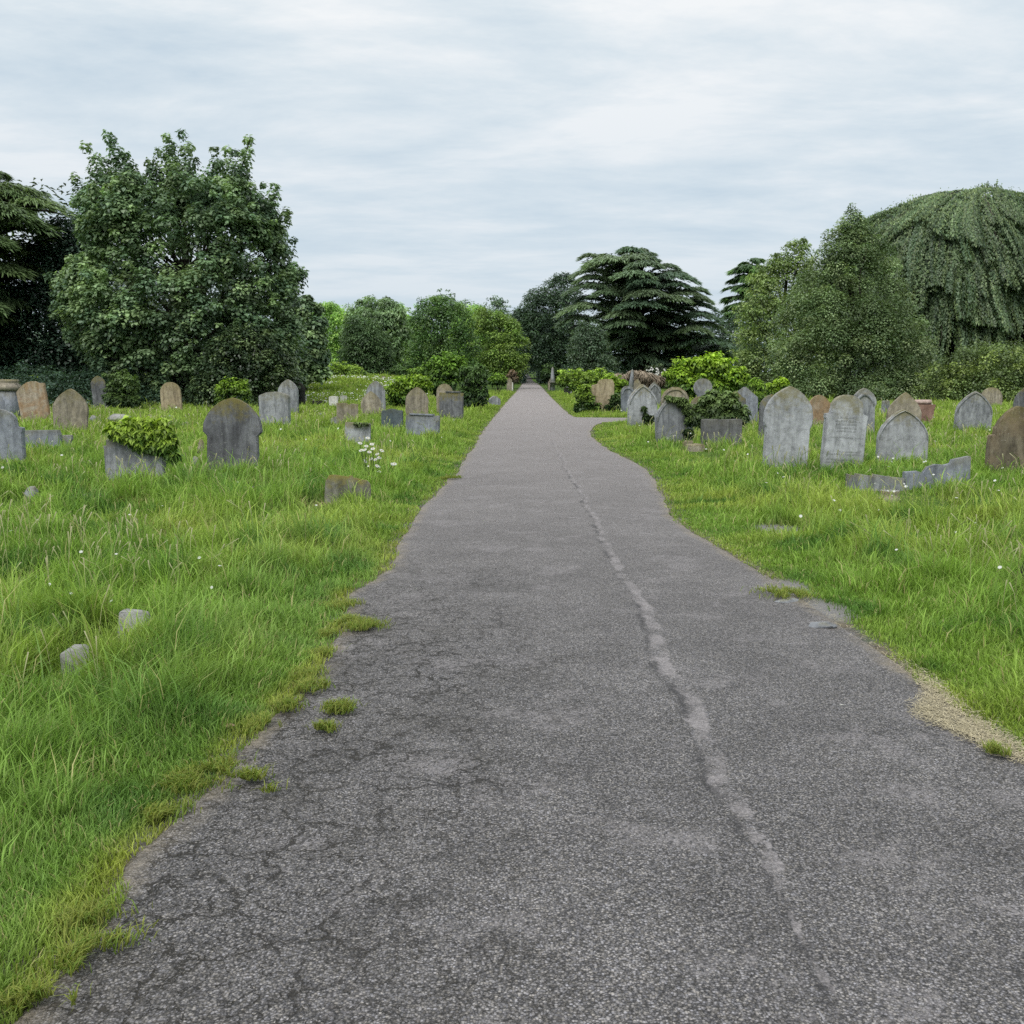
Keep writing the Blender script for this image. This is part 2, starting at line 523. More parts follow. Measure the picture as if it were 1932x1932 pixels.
def bareness(x, y):
    s = np.zeros_like(np.asarray(x, float))
    for bx, by, a, c in BARE_W:
        k = ((x - bx) / a) ** 2 + ((y - by) / (c * 2.2)) ** 2
        s = np.maximum(s, np.clip(1.5 - k * 1.2, 0, 1))
    return s


nx, ny = len(xs), len(ys)
i = (np.arange(ny - 1)[:, None] * nx + np.arange(nx - 1)[None]).ravel()
M_SOIL = soil_mat()
g = mesh_np('ground', np.stack([GX, GY, GZ], 2), np.full(len(i), 4), np.stack([i, i + 1, i + nx + 1, i + nx], 1).ravel(), M_SOIL, smooth_shade=True)
fattr(g, 'verge', np.clip(road_dist(GX, GY), -5, 5).ravel())
fattr(g, 'bare', bareness(GX, GY).ravel())
g['kind'] = 'structure'

# ------------------------------------------------------------------ road sheet
STRIP = [(1580, 1960), (1540, 1850), (1490, 1720), (1410, 1580), (1340, 1440), (1300, 1330), (1245, 1225), (1192, 1120), (1150, 1050),
         (1112, 965), (1085, 915), (1062, 870), (1045, 832), (1035, 812)]
sw = np.array([flat_pt(*p) for p in STRIP])
order = np.argsort(sw[:, 1]); sw = sw[order]
ry = np.concatenate([np.arange(-5, 12, .06), 12 * np.cumprod(np.full(300, 1.0125))]); ry = ry[ry < 440]
NC = 70
tt = np.linspace(0, 1, NC)
# denser columns: left and right edges come straight from the outline
RX = XL(ry)[:, None] * (1 - tt) + XR(ry)[:, None] * tt
RY = np.repeat(ry[:, None], NC, 1)
crown = .028 * (1 - (2 * tt - 1) ** 2)
RZ = .006 + crown[None] + np.where(RY > 225, height(RX, RY) + .03, 0) + .00015 * np.clip(RY, 0, 400)
k = (np.arange(len(ry) - 1)[:, None] * NC + np.arange(NC - 1)[None]).ravel()
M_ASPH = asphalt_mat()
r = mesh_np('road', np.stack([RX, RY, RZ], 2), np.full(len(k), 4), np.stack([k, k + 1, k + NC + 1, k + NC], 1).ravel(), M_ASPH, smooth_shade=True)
scx = np.interp(RY, sw[:, 1], sw[:, 0]) + (fbm(RY * 1.3, RY * 0, 15, 4) - .5) * .14
hw = .036 + .026 * smooth(14, 4.5, RY) * smooth(2.2, 4.4, RY) - .02 * smooth(3.6, 2.4, RY)
off_end = smooth(24, 28, RY) * 3
fattr(r, 'edge', np.minimum(RX - XL(RY), XR(RY) - RX).ravel())
fattr(r, 'left', (RX - XL(RY)).ravel())
fattr(r, 'strip', (np.abs(RX - scx) / hw + off_end).ravel())
fattr(r, 'seam', (RX - scx + hw * .9 + off_end).ravel())
r['kind'] = 'structure'

# ------------------------------------------------------------------ grass
TUFTS = [(685, 1192, .16), (655, 1183, .09), (500, 1505, .06), (458, 1490, .10), (612, 1392, .06), (640, 1352, .09), (205, 1790, .11), (140, 1838, .06),
         (395, 1470, .14), (300, 1555, .10), (40, 1915, .08), (570, 1285, .12), (600, 1240, .10), (540, 1345, .09), (345, 1490, .1),
         (150, 1760, .08), (110, 1915, .05), (610, 1205, .08), (850, 905, .2), (1478, 1128, .2), (1880, 1435, .05), (640, 1150, .14), (585, 1310, .1), (490, 1380, .12)]


def grass_height(x, y, rd):
    n = fbm(x * .9, y * .9, 31, 3); n2 = vnoise(x * 3.1, y * 3.1, 33)
    tall = .06 + .20 * n + .13 * smooth(.5, .85, n2)
    left = x < XL(y)
    k = np.where(left, smooth(-.05, .85, rd), smooth(0, 1.5, rd) * .9)
    # mown strip along the right of the road and round the side path
    short = .035 + .03 * n2
    h = short * (1 - k) + tall * k
    return h


def grass_colour(x, y, rd, n):
    a = fbm(x * .55, y * .55, 41, 3)[:, None]; c = fbm(x * 2.2, y * 2.2, 47, 2)[:, None]
    base = np.array([.185, .305, .055]); yel = np.array([.30, .38, .085]); deep = np.array([.10, .205, .042]); blue = np.array([.165, .28, .085])
    col = base + (yel - base) * np.clip((a - .47) * 3.4, 0, 1)
    col = col + (deep - col) * np.clip((.50 - c) * 3.6, 0, 1)
    left = (x < XL(y))
    bz = (left * smooth(1.7, .2, rd) * smooth(14, 5, y))[:, None] * .4
    col = col + (blue - col) * bz
    vz = (smooth(.20, .0, rd) * smooth(.35, .6, fbm(x * 3, y * 3, 53, 2)) * smooth(16, 6, y))[:, None] * np.where(left, .8, .45)[:, None]
    col = col + (np.array([.36, .39, .085]) - col) * vz
    fz = smooth(12, 45, y)[:, None] * .5
    col = col + (np.array([.27, .36, .06]) - col) * fz
    r1 = rng.random((len(x), 1))
    col = col * np.array([1.06, 1.04, .98]) * (.72 + .86 * rng.random((len(x), 1)))
    straw = r1 < .05
    col = np.where(straw, np.array([.46, .43, .20]) * (.8 + .4 * rng.random((len(x), 1))), col)
    return col


def blades(x, y, h, w, col, lean_amt=.55, z0=None):
    n = len(x)
    z = height(x, y) - .01 if z0 is None else z0
    az = 2 * PI * fbm(x * 1.3, y * 1.3, 51, 2) * 2.2 + rng.normal(0, 1.5, n)
    ln = h * lean_amt * (.25 + 1.1 * rng.random(n))
    dx, dy = np.cos(az) * ln, np.sin(az) * ln
    yaw = rng.normal(0, .8, n)
    wx, wy = np.cos(yaw) * w * .5, np.sin(yaw) * w * .5
    p0 = np.stack([x, y, z], 1); wv = np.stack([wx, wy, wx * 0], 1)
    p1 = p0 + np.stack([dx * .35, dy * .35, h * .62], 1)
    p2 = p0 + np.stack([dx, dy, h * (.97 - .25 * (ln / np.maximum(h, 1e-4)))], 1)
    V = np.stack([p0 - wv, p0 + wv, p1 - wv * .75, p1 + wv * .75, p2], 1)
    b = np.arange(n)[:, None] * 5
    loops = (b + np.array([0, 1, 3, 2, 2, 3, 4])[None]).ravel()
    sizes = np.tile([4, 3], n)
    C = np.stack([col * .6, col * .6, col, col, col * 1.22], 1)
    return V.reshape(-1, 3), sizes, loops, C.reshape(-1, 3)


def scatter(n, d0, d1, ang=35):
    d = d0 * (d1 / d0) ** rng.random(n); a = np.radians((rng.random(n) * 2 - 1) * ang)
    return d * np.sin(a), d * np.cos(a), d


NB_CAND = 1350000
CLEAR = [(227, 279, 1186, .9), (122, 178, 1256, .9), (243, 268, 992, 1.), (46, 74, 936, 1.3), (1659, 1698, 946, 1.2), (1597, 1703, 918, .7), (1289, 1323, 847, 1.2),
         (622, 653, 797, 1.), (1470, 1508, 1120, 1.), (1525, 1570, 1164, 1.)]
CLEAR_W = []
for u0, u1, vb, k in CLEAR:
    cx_, cy_, _ = ground((u0 + u1) / 2, vb + 5)
    CLEAR_W.append((cx_, cy_, (u1 - u0) * px(cy_) * .5 * k + .05))
DEADP = [(75, 915, .42), (160, 943, .36), (498, 925, .40), (330, 1024, .20), (55, 1100, .16), (1470, 1000, .22), (258, 955, .2), (600, 960, .25)]
DEAD_W = [(*ground(u, v)[:2], r) for u, v, r in DEADP]


def openness(x, y):
    f = np.ones_like(x)
    for cx_, cy_, r in CLEAR_W:
        # the sight line side (towards the path and the viewer) of a low stone is trodden short
        ry_ = max(r * 1.8, .12 * cy_)
        k = np.sqrt(((x - cx_) / (r * 1.35)) ** 2 + ((y - cy_ + ry_ * .7) / ry_) ** 2) + .3 * (vnoise(x * 9, y * 9, 65) - .5)
        f = np.minimum(f, .13 + .87 * np.clip((k - .75) / .5, 0, 1))
    for cx_, cy_, r in DEAD_W:
        k = np.sqrt(((x - cx_) / r) ** 2 + ((y - cy_) / (r * 1.5)) ** 2) + .35 * (fbm(x * 5, y * 5, 63, 2) - .5)
        f = np.minimum(f, .35 + .65 * np.clip((k - .8) / .5, 0, 1))
    return f


x, y, d = scatter(NB_CAND, 2.0, 100)
# the field carries on to both sides of the view
n_ = 260000
d2 = 1.6 * (20 / 1.6) ** rng.random(n_); a2 = np.radians(35 + 35 * rng.random(n_)) * rng.choice([-1, 1], n_)
x = np.concatenate([x, d2 * np.sin(a2)]); y = np.concatenate([y, d2 * np.cos(a2)]); d = np.concatenate([d, d2])
NB_CAND += n_
rd = road_dist(x, y)
edge_n = fbm(x * 5, y * 5, 61, 3)
inv_ = fbm(x * 2.4, y * 2.4, 67, 3)                      # grass creeping in over the broken edge
keep = (rd > -.02 + .10 * (edge_n - .35) - np.where(x < XL(y), .22, .10) * smooth(.52, .72, inv_) * smooth(14, 6, y)) & (rng.random(NB_CAND) > bareness(x, y) * .93)
keep &= (rng.random(NB_CAND) < .45 + smooth(.0, .22, rd + .3 * (edge_n - .5)))
x, y, d, rd = x[keep], y[keep], d[keep], rd[keep]
h = grass_height(x, y, rd) * (.55 + .75 * rng.random(len(x)))
w = (.0027 + .00060 * d) * (.7 + .6 * rng.random(len(x)))
lg = (rng.random(len(x)) < .07) & (rd > .35) & (h > .08)
h = np.where(lg, h * 1.65, h); w = np.where(lg, w * 1.25, w)
h = h * (1 + .1 * smooth(30, 60, d))
h = h * openness(x, y)
cc = grass_colour(x, y, rd, len(x))
for cx_, cy_, r in DEAD_W:
    k = np.sqrt(((x - cx_) / r) ** 2 + ((y - cy_) / (r * 1.5)) ** 2) + .5 * (fbm(x * 5, y * 5, 63, 2) - .5)
    m_ = (np.clip(1.25 - k, 0, 1) * (rng.random(len(x)) < .85))[:, None]
    cc = cc + (np.array([.45, .40, .20]) * (.6 + .7 * rng.random((len(x), 1))) - cc) * m_
cc = np.where(lg[:, None], cc * 1.1 + np.array([.03, .03, .012]), cc)
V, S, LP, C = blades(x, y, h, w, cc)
parts = [(V, S, LP, C)]
for u, v, rad in TUFTS:
    bx, by, _ = ground(u, v)
    rad *= .75; n = int(1100 * rad / .12)
    tx = bx + rng.normal(0, rad * .55, n); ty = by + rng.normal(0, rad * .55, n)
    tw = vnoise(tx * 14, ty * 14, 3) > .38
    tx, ty = tx[tw], ty[tw]; n = len(tx)
    c = np.array([.32, .36, .08]) * (.6 + .6 * rng.random((n, 1))); mk = rng.random((n, 1)) < .3
    c = np.where(mk, np.array([.20, .30, .05]), c)
    parts.append(blades(tx, ty, .02 + .04 * rng.random(n), .0045 + 0 * tx, c, 1.1, z0=np.full(n, .012) + .02 * (tx > XL(ty))))
off = 0; VV, SS, LL, CC = [], [], [], []
for V, S, LP, C in parts:
    VV.append(V); SS.append(S); LL.append(LP + off); CC.append(C); off += len(V)
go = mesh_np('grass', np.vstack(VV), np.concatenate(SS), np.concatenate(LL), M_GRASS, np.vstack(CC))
go['kind'] = 'stuff'; tag(go, 'long and mown green grass over the graveyard and verges', 'grass')

# tall pale seed stalks
x, y, d = scatter(30000, 3.2, 60)
rd = road_dist(x, y)
dn = fbm(x * .5, y * .5, 71, 3)
keep = (rd > .5) & (rng.random(len(x)) < smooth(.42, .7, dn) * .34 * np.where(x > 0, smooth(.8, 1.8, rd), smooth(.6, 1.4, rd)))
x, y, d = x[keep], y[keep], d[keep]; n = len(x)
H = .28 + .26 * rng.random(n); az = rng.random(n) * 2 * PI; ln = H * (.1 + .5 * rng.random(n) ** 2)
z = height(x, y)
wst = .0016 + .00045 * d
tk = np.array([0, .4, .75, 1.0]); sh = np.array([0, .1, .45, 1.0])
P = np.stack([np.stack([x + np.cos(az) * ln * s, y + np.sin(az) * ln * s, z + H * (t - .25 * (s ** 2) * (ln / H))], 1) for t, s in zip(tk, sh)], 1)
wid = np.array([.6, .6, .8, 1.9])
Wv = np.stack([np.stack([wst * k2 * .5, 0 * x, 0 * x], 1) for k2 in wid], 1)
V = np.concatenate([P - Wv, P + Wv], 1)      # 8 verts
b8 = np.arange(n)[:, None] * 8
loops = (b8 + np.array([0, 4, 5, 1, 1, 5, 6, 2, 2, 6, 7, 3])[None]).ravel()
c = np.where(rng.random((n, 1)) < .5, np.array([.20, .28, .08]), np.array([.42, .42, .22])) * (.7 + .5 * rng.random((n, 1)))
C = np.repeat(c[:, None], 8, 1); C[:, [3, 7]] = np.array([.5, .47, .30])
so = mesh_np('seed_grass', V.reshape(-1, 3), np.full(n * 3, 4), loops, M_GRASS, C.reshape(-1, 3))
so['kind'] = 'stuff'; tag(so, 'tall pale seeding grass stalks standing above the lawn', 'grass')


# dry straw along the right kerb line
def straw():
    n = 60000
    poly_y0 = ground(1932, 1440)[1]
    yy = 3.3 + rng.random(n) ** 1.0 * 12
    heap = np.exp(-((yy - flat_pt(1800, 1370)[1]) / .5) ** 2) * 1.0 + .015
    wdt = .05 + .20 * np.exp(-((yy - flat_pt(1790, 1352)[1]) / .26) ** 2) + .10 * smooth(4.75, 4.3, yy)
    keep = rng.random(n) < heap
    yy, wdt = yy[keep], wdt[keep]
    xx = XR(yy) + .04 - rng.random(len(yy)) ** .8 * wdt + rng.normal(0, .03, len(yy))
    n = len(yy)
    az = rng.random(n) * 2 * PI; ln = .012 + .035 * rng.random(n); el = rng.normal(0, .12, n)
    dv = np.stack([np.cos(az) * ln, np.sin(az) * ln, el * ln], 1)
    wv = np.stack([-np.sin(az), np.cos(az), 0 * az], 1) * .0012
    p = np.stack([xx, yy, .020 + .012 * rng.random(n)], 1)
    V = np.stack([p - dv * .5 - wv, p - dv * .5 + wv, p + dv * .5 + wv, p + dv * .5 - wv], 1)
    c = np.array([.60, .53, .36]) * (.65 + .5 * rng.random((n, 1)))
    o = mesh_np('dry_straw', V.reshape(-1, 3), np.full(n, 4), np.arange(n * 4), M_STRAW, np.repeat(c, 4, 0))
    o['kind'] = 'stuff'; tag(o, 'pale dry grass clippings heaped along the right road edge', 'straw')


straw()


# wild daisies dotted over the fields
def daisies():
    P = []
    n = 3300                                        # meadow rise left
    xx = rng.uniform(-26, -6, n); yy = rng.uniform(52, 84, n)
    k = (fbm(xx * .35, yy * .35, 77, 3) > .44); P.append(np.stack([xx[k], yy[k]], 1))
    x2, y2, d2 = scatter(5200, 9, 60)
    r2 = road_dist(x2, y2)
    k = (x2 > 1) & (r2 > 1.2) & (fbm(x2 * .5, y2 * .5, 79, 3) > .55) & (rng.random(len(x2)) < .22)
    P.append(np.stack([x2[k], y2[k]], 1))
    x3, y3, d3 = scatter(3000, 6, 50)
    r3 = road_dist(x3, y3)
    k = (r3 > .7) & (rng.random(len(x3)) < .05); P.append(np.stack([x3[k], y3[k]], 1))
    P = np.vstack(P); n = len(P); d = np.linalg.norm(P, axis=1)
    z = height(P[:, 0], P[:, 1]) + .14 + .16 * rng.random(n)
    c = np.stack([P[:, 0], P[:, 1], z], 1)
    nn = unit(n) * .5 + np.array([0, -.45, .8]); tan = unit(n)
    nn = norm(nn); b = norm(np.cross(nn, tan)); t = np.cross(b, nn)
    R = ((.011 + .00042 * d) * (.7 + .6 * rng.random(n)))[:, None]
    th = np.linspace(0, 2 * PI, 7)[:-1]
    V = np.stack([c + R * (math.cos(a) * t + math.sin(a) * b) for a in th], 1)
    col = np.repeat(np.array([[.80, .80, .76]]), n, 0)
    o = leaves_obj('wild_daisies', V, col, M_PETAL)
    o['kind'] = 'stuff'; tag(o, 'small white wild daisies dotted over the meadow', 'flowers')


daisies()


# ------------------------------------------------------------------ headstones
def arch(a, h, r=.5, taper=1.0, n=14, notch=0, foot=0):
    """pointed (r>.5) or round (r=.5) head on straight sides, closed outline (x,z)"""
    e = .5 if r <= .5 else min(.5 + (r - .5) * 1.7, .95)
    rise = a * (1 + max(r - .5, 0) * 1.5)
    rise = min(rise, h * .62)
    hs = h - rise
    pts = [(a * taper, -.18), (a * taper, .0)]
    if notch: pts += [(a * .955 * taper, hs * .86), (a * .96, hs * .93), (a, hs * .95)]
    for j in range(n + 1):
        t = PI / 2 * j / n
        z = hs + rise * math.sin(t) if r <= .5 else hs + rise * (j / n)
        q = math.cos(t) if r <= .5 else max(math.cos(t), 0) ** e
        pts.append((a * q, z))
    right = pts
    left = [(-x, z) for x, z in reversed(right[:-1])]
    return right + left


def shouldered(a, h, r=.5, s=.74, zs=.72, lip=.02):
    head = arch(a * s, h - h * zs + .0, r)
    R = [(x, z + h * zs) for x, z in head if z >= 0 and x >= -1e-6]
    R = [p for p in R if p[1] > h * zs + .005]
    right = [(a, -.18), (a * .985, 0), (a * .97, h * zs - .09), (a, h * zs - .06), (a + .0, h * zs), (a * s + .015, h * zs + lip)] + R
    left = [(-x, z) for x, z in reversed(right[:-1])] if abs(right[-1][0]) < 1e-4 else [(-x, z) for x, z in reversed(right)]
    return right + left


def flat_top(a, h, rough=.012, corner=.03, n=9, seed=0, slope=0):
    rr = random.Random(seed)
    pts = [(a, -.18), (a, h - corner)]
    for j in range(n):
        t = j / (n - 1)
        x = a - corner - t * 2 * (a - corner)
        pts.append((x, h + rr.uniform(-rough, rough) + slope * x))
    pts += [(-a, h - corner), (-a, -.18)]
    return pts


def segment_top(a, h, rise=.06, corner=.05, shoulder=0):
    pts = [(a, -.18), (a, h - rise - corner), (a - corner * .3, h - rise - corner * .3), (a - corner, h - rise)]
    for j in range(1, 10):
        t = j / 10
        x = (a - corner) * (1 - 2 * t)
        pts.append((x, h - rise + rise * (1 - (2 * t - 1) ** 2)))
    pts += [(-a + corner, h - rise), (-a + corner * .3, h - rise - corner * .3), (-a, h - rise - corner), (-a, -.18)]
    return pts


def disc_top(a, h):
    r = a; zc = h - r; nk = a * .62
    t0 = -math.acos(nk / r)
    pts = [(nk * 1.5, -.18), (nk * 1.5, h * .3), (nk, h * .42)]
    for j in range(25):
        t = t0 + (PI - 2 * t0) * j / 24
        pts.append((r * math.cos(t), zc + r * math.sin(t)))
    pts += [(-nk, h * .42), (-nk * 1.5, h * .3), (-nk * 1.5, -.18)]
    return pts


def custom(a, h, P):
    return [(x * a, z * h if z > 0 else z) for x, z in P]


def prism(name, pts, th, mat, parent=None, bev=.012, y0=0.0, jit=0.003):
    rr = random.Random(len(pts) * 7 + int(abs(pts[0][0]) * 1000))
    clean = []
    for p in pts:
        if not clean or (abs(p[0] - clean[-1][0]) + abs(p[1] - clean[-1][1])) > 1e-4: clean.append(p)
    if abs(clean[0][0] - clean[-1][0]) + abs(clean[0][1] - clean[-1][1]) < 1e-4: clean.pop()
    bm = bmesh.new()
    vs = [bm.verts.new((x + rr.uniform(-jit, jit), y0 - th / 2, z + rr.uniform(-jit, jit))) for x, z in clean]
    f = bm.faces.new(vs)
    ret = bmesh.ops.extrude_face_region(bm, geom=[f])
    nv = [e for e in ret['geom'] if isinstance(e, bmesh.types.BMVert)]
    bmesh.ops.translate(bm, vec=(0, th, 0), verts=nv)
    bmesh.ops.recalc_face_normals(bm, faces=bm.faces)
    rim = [e for e in bm.edges if abs(e.verts[0].co.y - e.verts[1].co.y) < 1e-5]
    try:
        bmesh.ops.bevel(bm, geom=rim, offset=bev, segments=2, affect='EDGES', clamp_overlap=True)
    except Exception:
        pass
    me = bpy.data.meshes.new(name); bm.to_mesh(me); bm.free()
    me.materials.append(mat)
    o = bpy.data.objects.new(name, me); COL.objects.link(o)
    if parent is not None: o.parent = parent
    return o


def ring_prism(name, outer, inner, th, mat, parent, yfront):
    """raised moulding between two open outlines of equal length"""
    n = min(len(outer), len(inner)); V = []
    for k in range(n):
        (x0, z0), (x1, z1) = outer[k], inner[k]
        V += [(x0, yfront + .004, z0), (x0 * .99, yfront - th, z0), (x1, yfront - th, z1), (x1 * .985, yfront + .004, z1)]
    L = []
    for k in range(n - 1):
        b = k * 4; c = b + 4
        for j in range(3): L += [b + j, b + j + 1, c + j + 1, c + j]
    return mesh_np(name, np.array(V), np.full(len(L) // 4, 4), L, mat, None, parent)


def place(u0, u1, vb, Y=None):
    uc = (u0 + u1) / 2
    if Y is None:
        x, Y, z = ground(uc, vb)
        x, Y, z = ground(uc, vb + .06 * F / Y)
    else:
        x, Y, z = on(uc, Y)
    return x, Y, z


def stone(label, u0, u1, vt, vb, shape, mat, lean=0, yaw=0, tilt=0, th=.10, Y=None, cat='headstone', name='headstone', group=None, moulding=None, ledge=False, inscription=False, bev=.012):
    x, Y, z = place(u0, u1, vb, Y)
    a = (u1 - u0) * px(Y) / 2 / math.cos(math.radians(yaw)); h = (zat(vt, Y) - z) / math.cos(math.radians(lean))
    outline = shape(a, h) if callable(shape) else shape
    rot = (math.radians(tilt), math.radians(lean), math.radians(yaw))
    if moulding or ledge or inscription:
        t = empty(name, (x, Y, z), label, cat, group, rot)
        prism('slab', outline, th, mat, t, bev)
        if moulding:
            r, s0, s1 = moulding
            hm = h * .965
            o1 = [p for p in arch(a * s0, h * (1 - (1 - s0) * .55), r) if p[1] > h * .08]
            o2 = [p for p in arch(a * s1, h * (1 - (1 - s1) * .55), r) if p[1] > h * .08]
            ring_prism('moulding', o1, o2, .018, mat, t, -th / 2)
        if ledge:
            lw, lh, lx = ledge
            pts = [(lx + lw * a, h + .002), (lx + lw * a, h + lh), (lx - lw * a, h + lh * .9), (lx - lw * a, h + .002)]
            prism('ledge', pts, th * 1.5, mat, t, .01)
        if inscription:
            rr = random.Random(5)
            for zr, x0, x1, hh in inscription:
                z0_ = zr * h; bl = hh * .07
                top = []; xx = x0 * a
                while xx < x1 * a:
                    if rr.random() > .16:
                        wv = hh * .17; hk = hh * rr.uniform(.8, 1.0)
                        top += [(xx, z0_ + bl), (xx, z0_ + hk), (xx + wv, z0_ + hk)]
                        if rr.random() < .5: top += [(xx + hh * .45, z0_ + hk), (xx + hh * .45, z0_ + hk - hh * .14), (xx + wv, z0_ + hk - hh * .14)]
                        top += [(xx + wv, z0_ + bl)]
                    xx += hh * rr.uniform(.6, .9)
                ring = [(x0 * a - .01, z0_), (xx, z0_), (xx, z0_ + bl)] + top[::-1] + [(x0 * a - .01, z0_ + bl)]
                V = np.array([(p, -th / 2 - .0025, q) for p, q in ring])
                mesh_np('inscription_line', V, [len(V)], np.arange(len(V)), M_LETTER, None, t)
        return t
    o = prism(name, outline, th, mat, None, bev)
    o.location = (x, Y, z); o.rotation_euler = rot
    return tag(o, label, cat, group)


def A(r=.5, taper=1.0, notch=0): return lambda a, h: arch(a, h, r, taper, notch=notch)
def SH(r=.5, s=.74, zs=.72): return lambda a, h: shouldered(a, h, r, s, zs)
def FT(seed=0, rough=.012, corner=.03, slope=0): return lambda a, h: flat_top(a, h, rough, corner, seed=seed, slope=slope)
def SG(rise=.06, corner=.05): return lambda a, h: segment_top(a, h, rise, corner)
def CU(P): return lambda a, h: custom(a, h, P)


# --- left of the road
def pillar(label, u0, u1, vt, vb, mat, cap_mat, group=None, Y=None):
    x, Y, z = place(u0, u1, vb, Y)
    a = (u1 - u0) * px(Y) / 2; h = zat(vt, Y) - z
    t = empty('pedestal_monument', (x, Y, z), label, 'monument', group, (0, math.radians(1.5), math.radians(6)))
    def frustum(name, levels, m):
        V, L = [], []
        for zz, rr in levels: V += [(-rr, -rr, zz), (rr, -rr, zz), (rr, rr, zz), (-rr, rr, zz)]
        for k in range(len(levels) - 1):
            for j in range(4): L.append([k * 4 + j, k * 4 + (j + 1) % 4, k * 4 + 4 + (j + 1) % 4, k * 4 + 4 + j])
        L.append([len(V) - 4, len(V) - 3, len(V) - 2, len(V) - 1]); L.append([3, 2, 1, 0])
        return mesh_np(name, np.array(V), [4] * len(L), np.array(L).ravel(), m, None, t)
    frustum('shaft', [(-.2, a * .9), (h * .72, a * .84)], mat)
    frustum('cap', [(h * .722, a * .96), (h * .75, a * 1.05), (h * .80, a * 1.08), (h * .86, a * 1.0), (h * .90, a * .82), (h * .93, a * .8), (h * .96, a * .86), (h, a * .8)], cap_mat)
    return t


pillar('square stone pedestal with moulded cap at far left behind the rusty stone', 4, 36, 716, 790, S_BLUE, S_TAN)
stone('rust stained sandstone headstone leaning left with one square shoulder', 42, 100, 720, 797,
      CU([(1, -.2), (.98, .82), (1.0, .86), (.98, .92), (.66, .93), (.58, .945), (.4, .985), (.15, 1), (-.15, .99), (-.45, .95), (-.75, .88), (-1, .80), (-1, -.2)]), S_RUST, lean=-8, yaw=-8, th=.12)
stone('pointed grey brown headstone with pale drip streak right of the rusty stone', 102, 165, 733, 816, A(.66, .92), S_TAN, lean=3, yaw=8, th=.13)
stone('dark grey shouldered headstone cut off by the left picture edge', -72, 50, 770, 872, SH(.5, .78, .66), S_BLUE, lean=0, yaw=0, th=.12)
stone('low grey stone slab lying upright right of the left edge headstone', 49, 118, 811, 848, CU([(1, -.2), (1, .8), (.9, 1), (-1, .98), (-1, -.2)]), S_BLUE, yaw=-6, th=.14, name='stone_slab', cat='slab')
stone('small capped stone kerb post at the end of the low grey slab', 122, 137, 821, 846, CU([(.7, -.2), (.7, .6), (1.1, .75), (1.1, 1), (-1.1, 1), (-1.1, .75), (-.7, .6), (-.7, -.2)]), S_GREY, th=.18, yaw=12, name='kerb_post', cat='kerb post')
stone('dark slim headstone leaning left beside the ivy covered tomb', 175, 201, 709, 772, A(.6), S_DARK, lean=-4, yaw=10, Y=46.5)
stone('buff round topped headstone standing alone before the dark holly', 306, 345, 721, 776, A(.5, 1.03), S_BUFF, lean=-3, yaw=-5, th=.12)
stone('large dark round headstone with mossy top nearest the road on left', 386, 496, 750, 893, A(.56, .90, notch=1), S_DARK, lean=1, yaw=0, th=.11)
stone('grey slab with stepped left corner draped in bright ivy', 199, 314, 822, 906,
      CU([(.98, -.2), (1, .9), (.6, .98), (.1, 1), (-.8, .96), (-.8, .9), (-.92, .9), (-.92, .78), (-1.02, .78), (-1, .7), (-.95, -.2)]), S_GREY, lean=1, yaw=-4, th=.11, name='broken_headstone', cat='broken headstone')
stone('broad grey headstone with shallow curved top by the dark shrub', 490, 549, 739, 806, SG(.09, .06), S_GREY, yaw=-14, th=.16)
stone('tall pointed grey streaked headstone behind the shallow curved one', 526, 564, 716, 782, A(.62, 1.0), S_GREY, yaw=-10, th=.16)
stone('black brown headstone tucked close behind the pointed streaked stone', 550, 576, 720, 767, A(.6), S_BLACK, yaw=-12, lean=1, th=.12)
stone('narrow white marker half hidden beside the black brown headstone', 572, 579, 744, 760, SG(.03, .02), S_WHITE, th=.08, name='grave_marker', cat='grave marker')
stone('tiny white marker far up on the daisy meadow', 582, 590, 714, 722, SG(.05, .05), S_WHITE, Y=76, name='grave_marker', cat='grave marker')
stone('far small grey pointed headstone at the meadow top', 609, 617, 705.5, 716, A(.7), S_PALE, Y=88)
stone('far pale brown stump stone at the meadow edge beside dark trees', 543, 552, 704, 718, CU([(1, -.2), (.7, 1), (-.6, .92), (-1, -.2)]), S_TAN, Y=84, th=.3)
stone('low black stone block on the grass left of two white markers', 590, 612, 756, 767, FT(3), S_BLACK, th=.3, name='stone_block', cat='stone block')
stone('larger left one of two white upright grave markers', 621, 638, 747, 768, SG(.035, .03), S_WHITE, name='grave_marker', cat='grave marker', th=.09)
stone('smaller right one of two white upright grave markers', 642, 655, 746, 762, SG(.035, .03), S_WHITE, name='grave_marker', cat='grave marker', th=.09)
stone('streaky broken flat topped stone below the white grave markers', 635, 676, 760, 797,
      CU([(1, -.2), (.98, .95), (.4, .98), (.1, .93), (-.1, 1), (-1, .98), (-.96, -.2)]), S_TAN, lean=1.5, yaw=6, th=.13, name='broken_headstone', cat='broken headstone')
stone('half sunken rounded stone left of the streaky broken stone', 622, 653, 785, 797, SG(.09, .04), S_PALE, th=.2, name='sunken_stone', cat='stone')
stone('pale grey flat topped stone with ivy sprigs on its rim', 651, 699, 797, 834, FT(7, .006, .012, -.03), S_PALE, lean=1.5, yaw=4, th=.10, name='broken_headstone', cat='broken headstone')
stone('tan pointed arch headstone in front of a taller streaked one', 682, 720, 738, 785, A(.68, 1.0), S_TAN, lean=-1, yaw=6, th=.12)
stone('tall pointed streaked headstone behind the tan arch by lime bush', 692, 727, 718, 777, A(.66, 1.05), S_GREY, lean=0, yaw=8, th=.12)
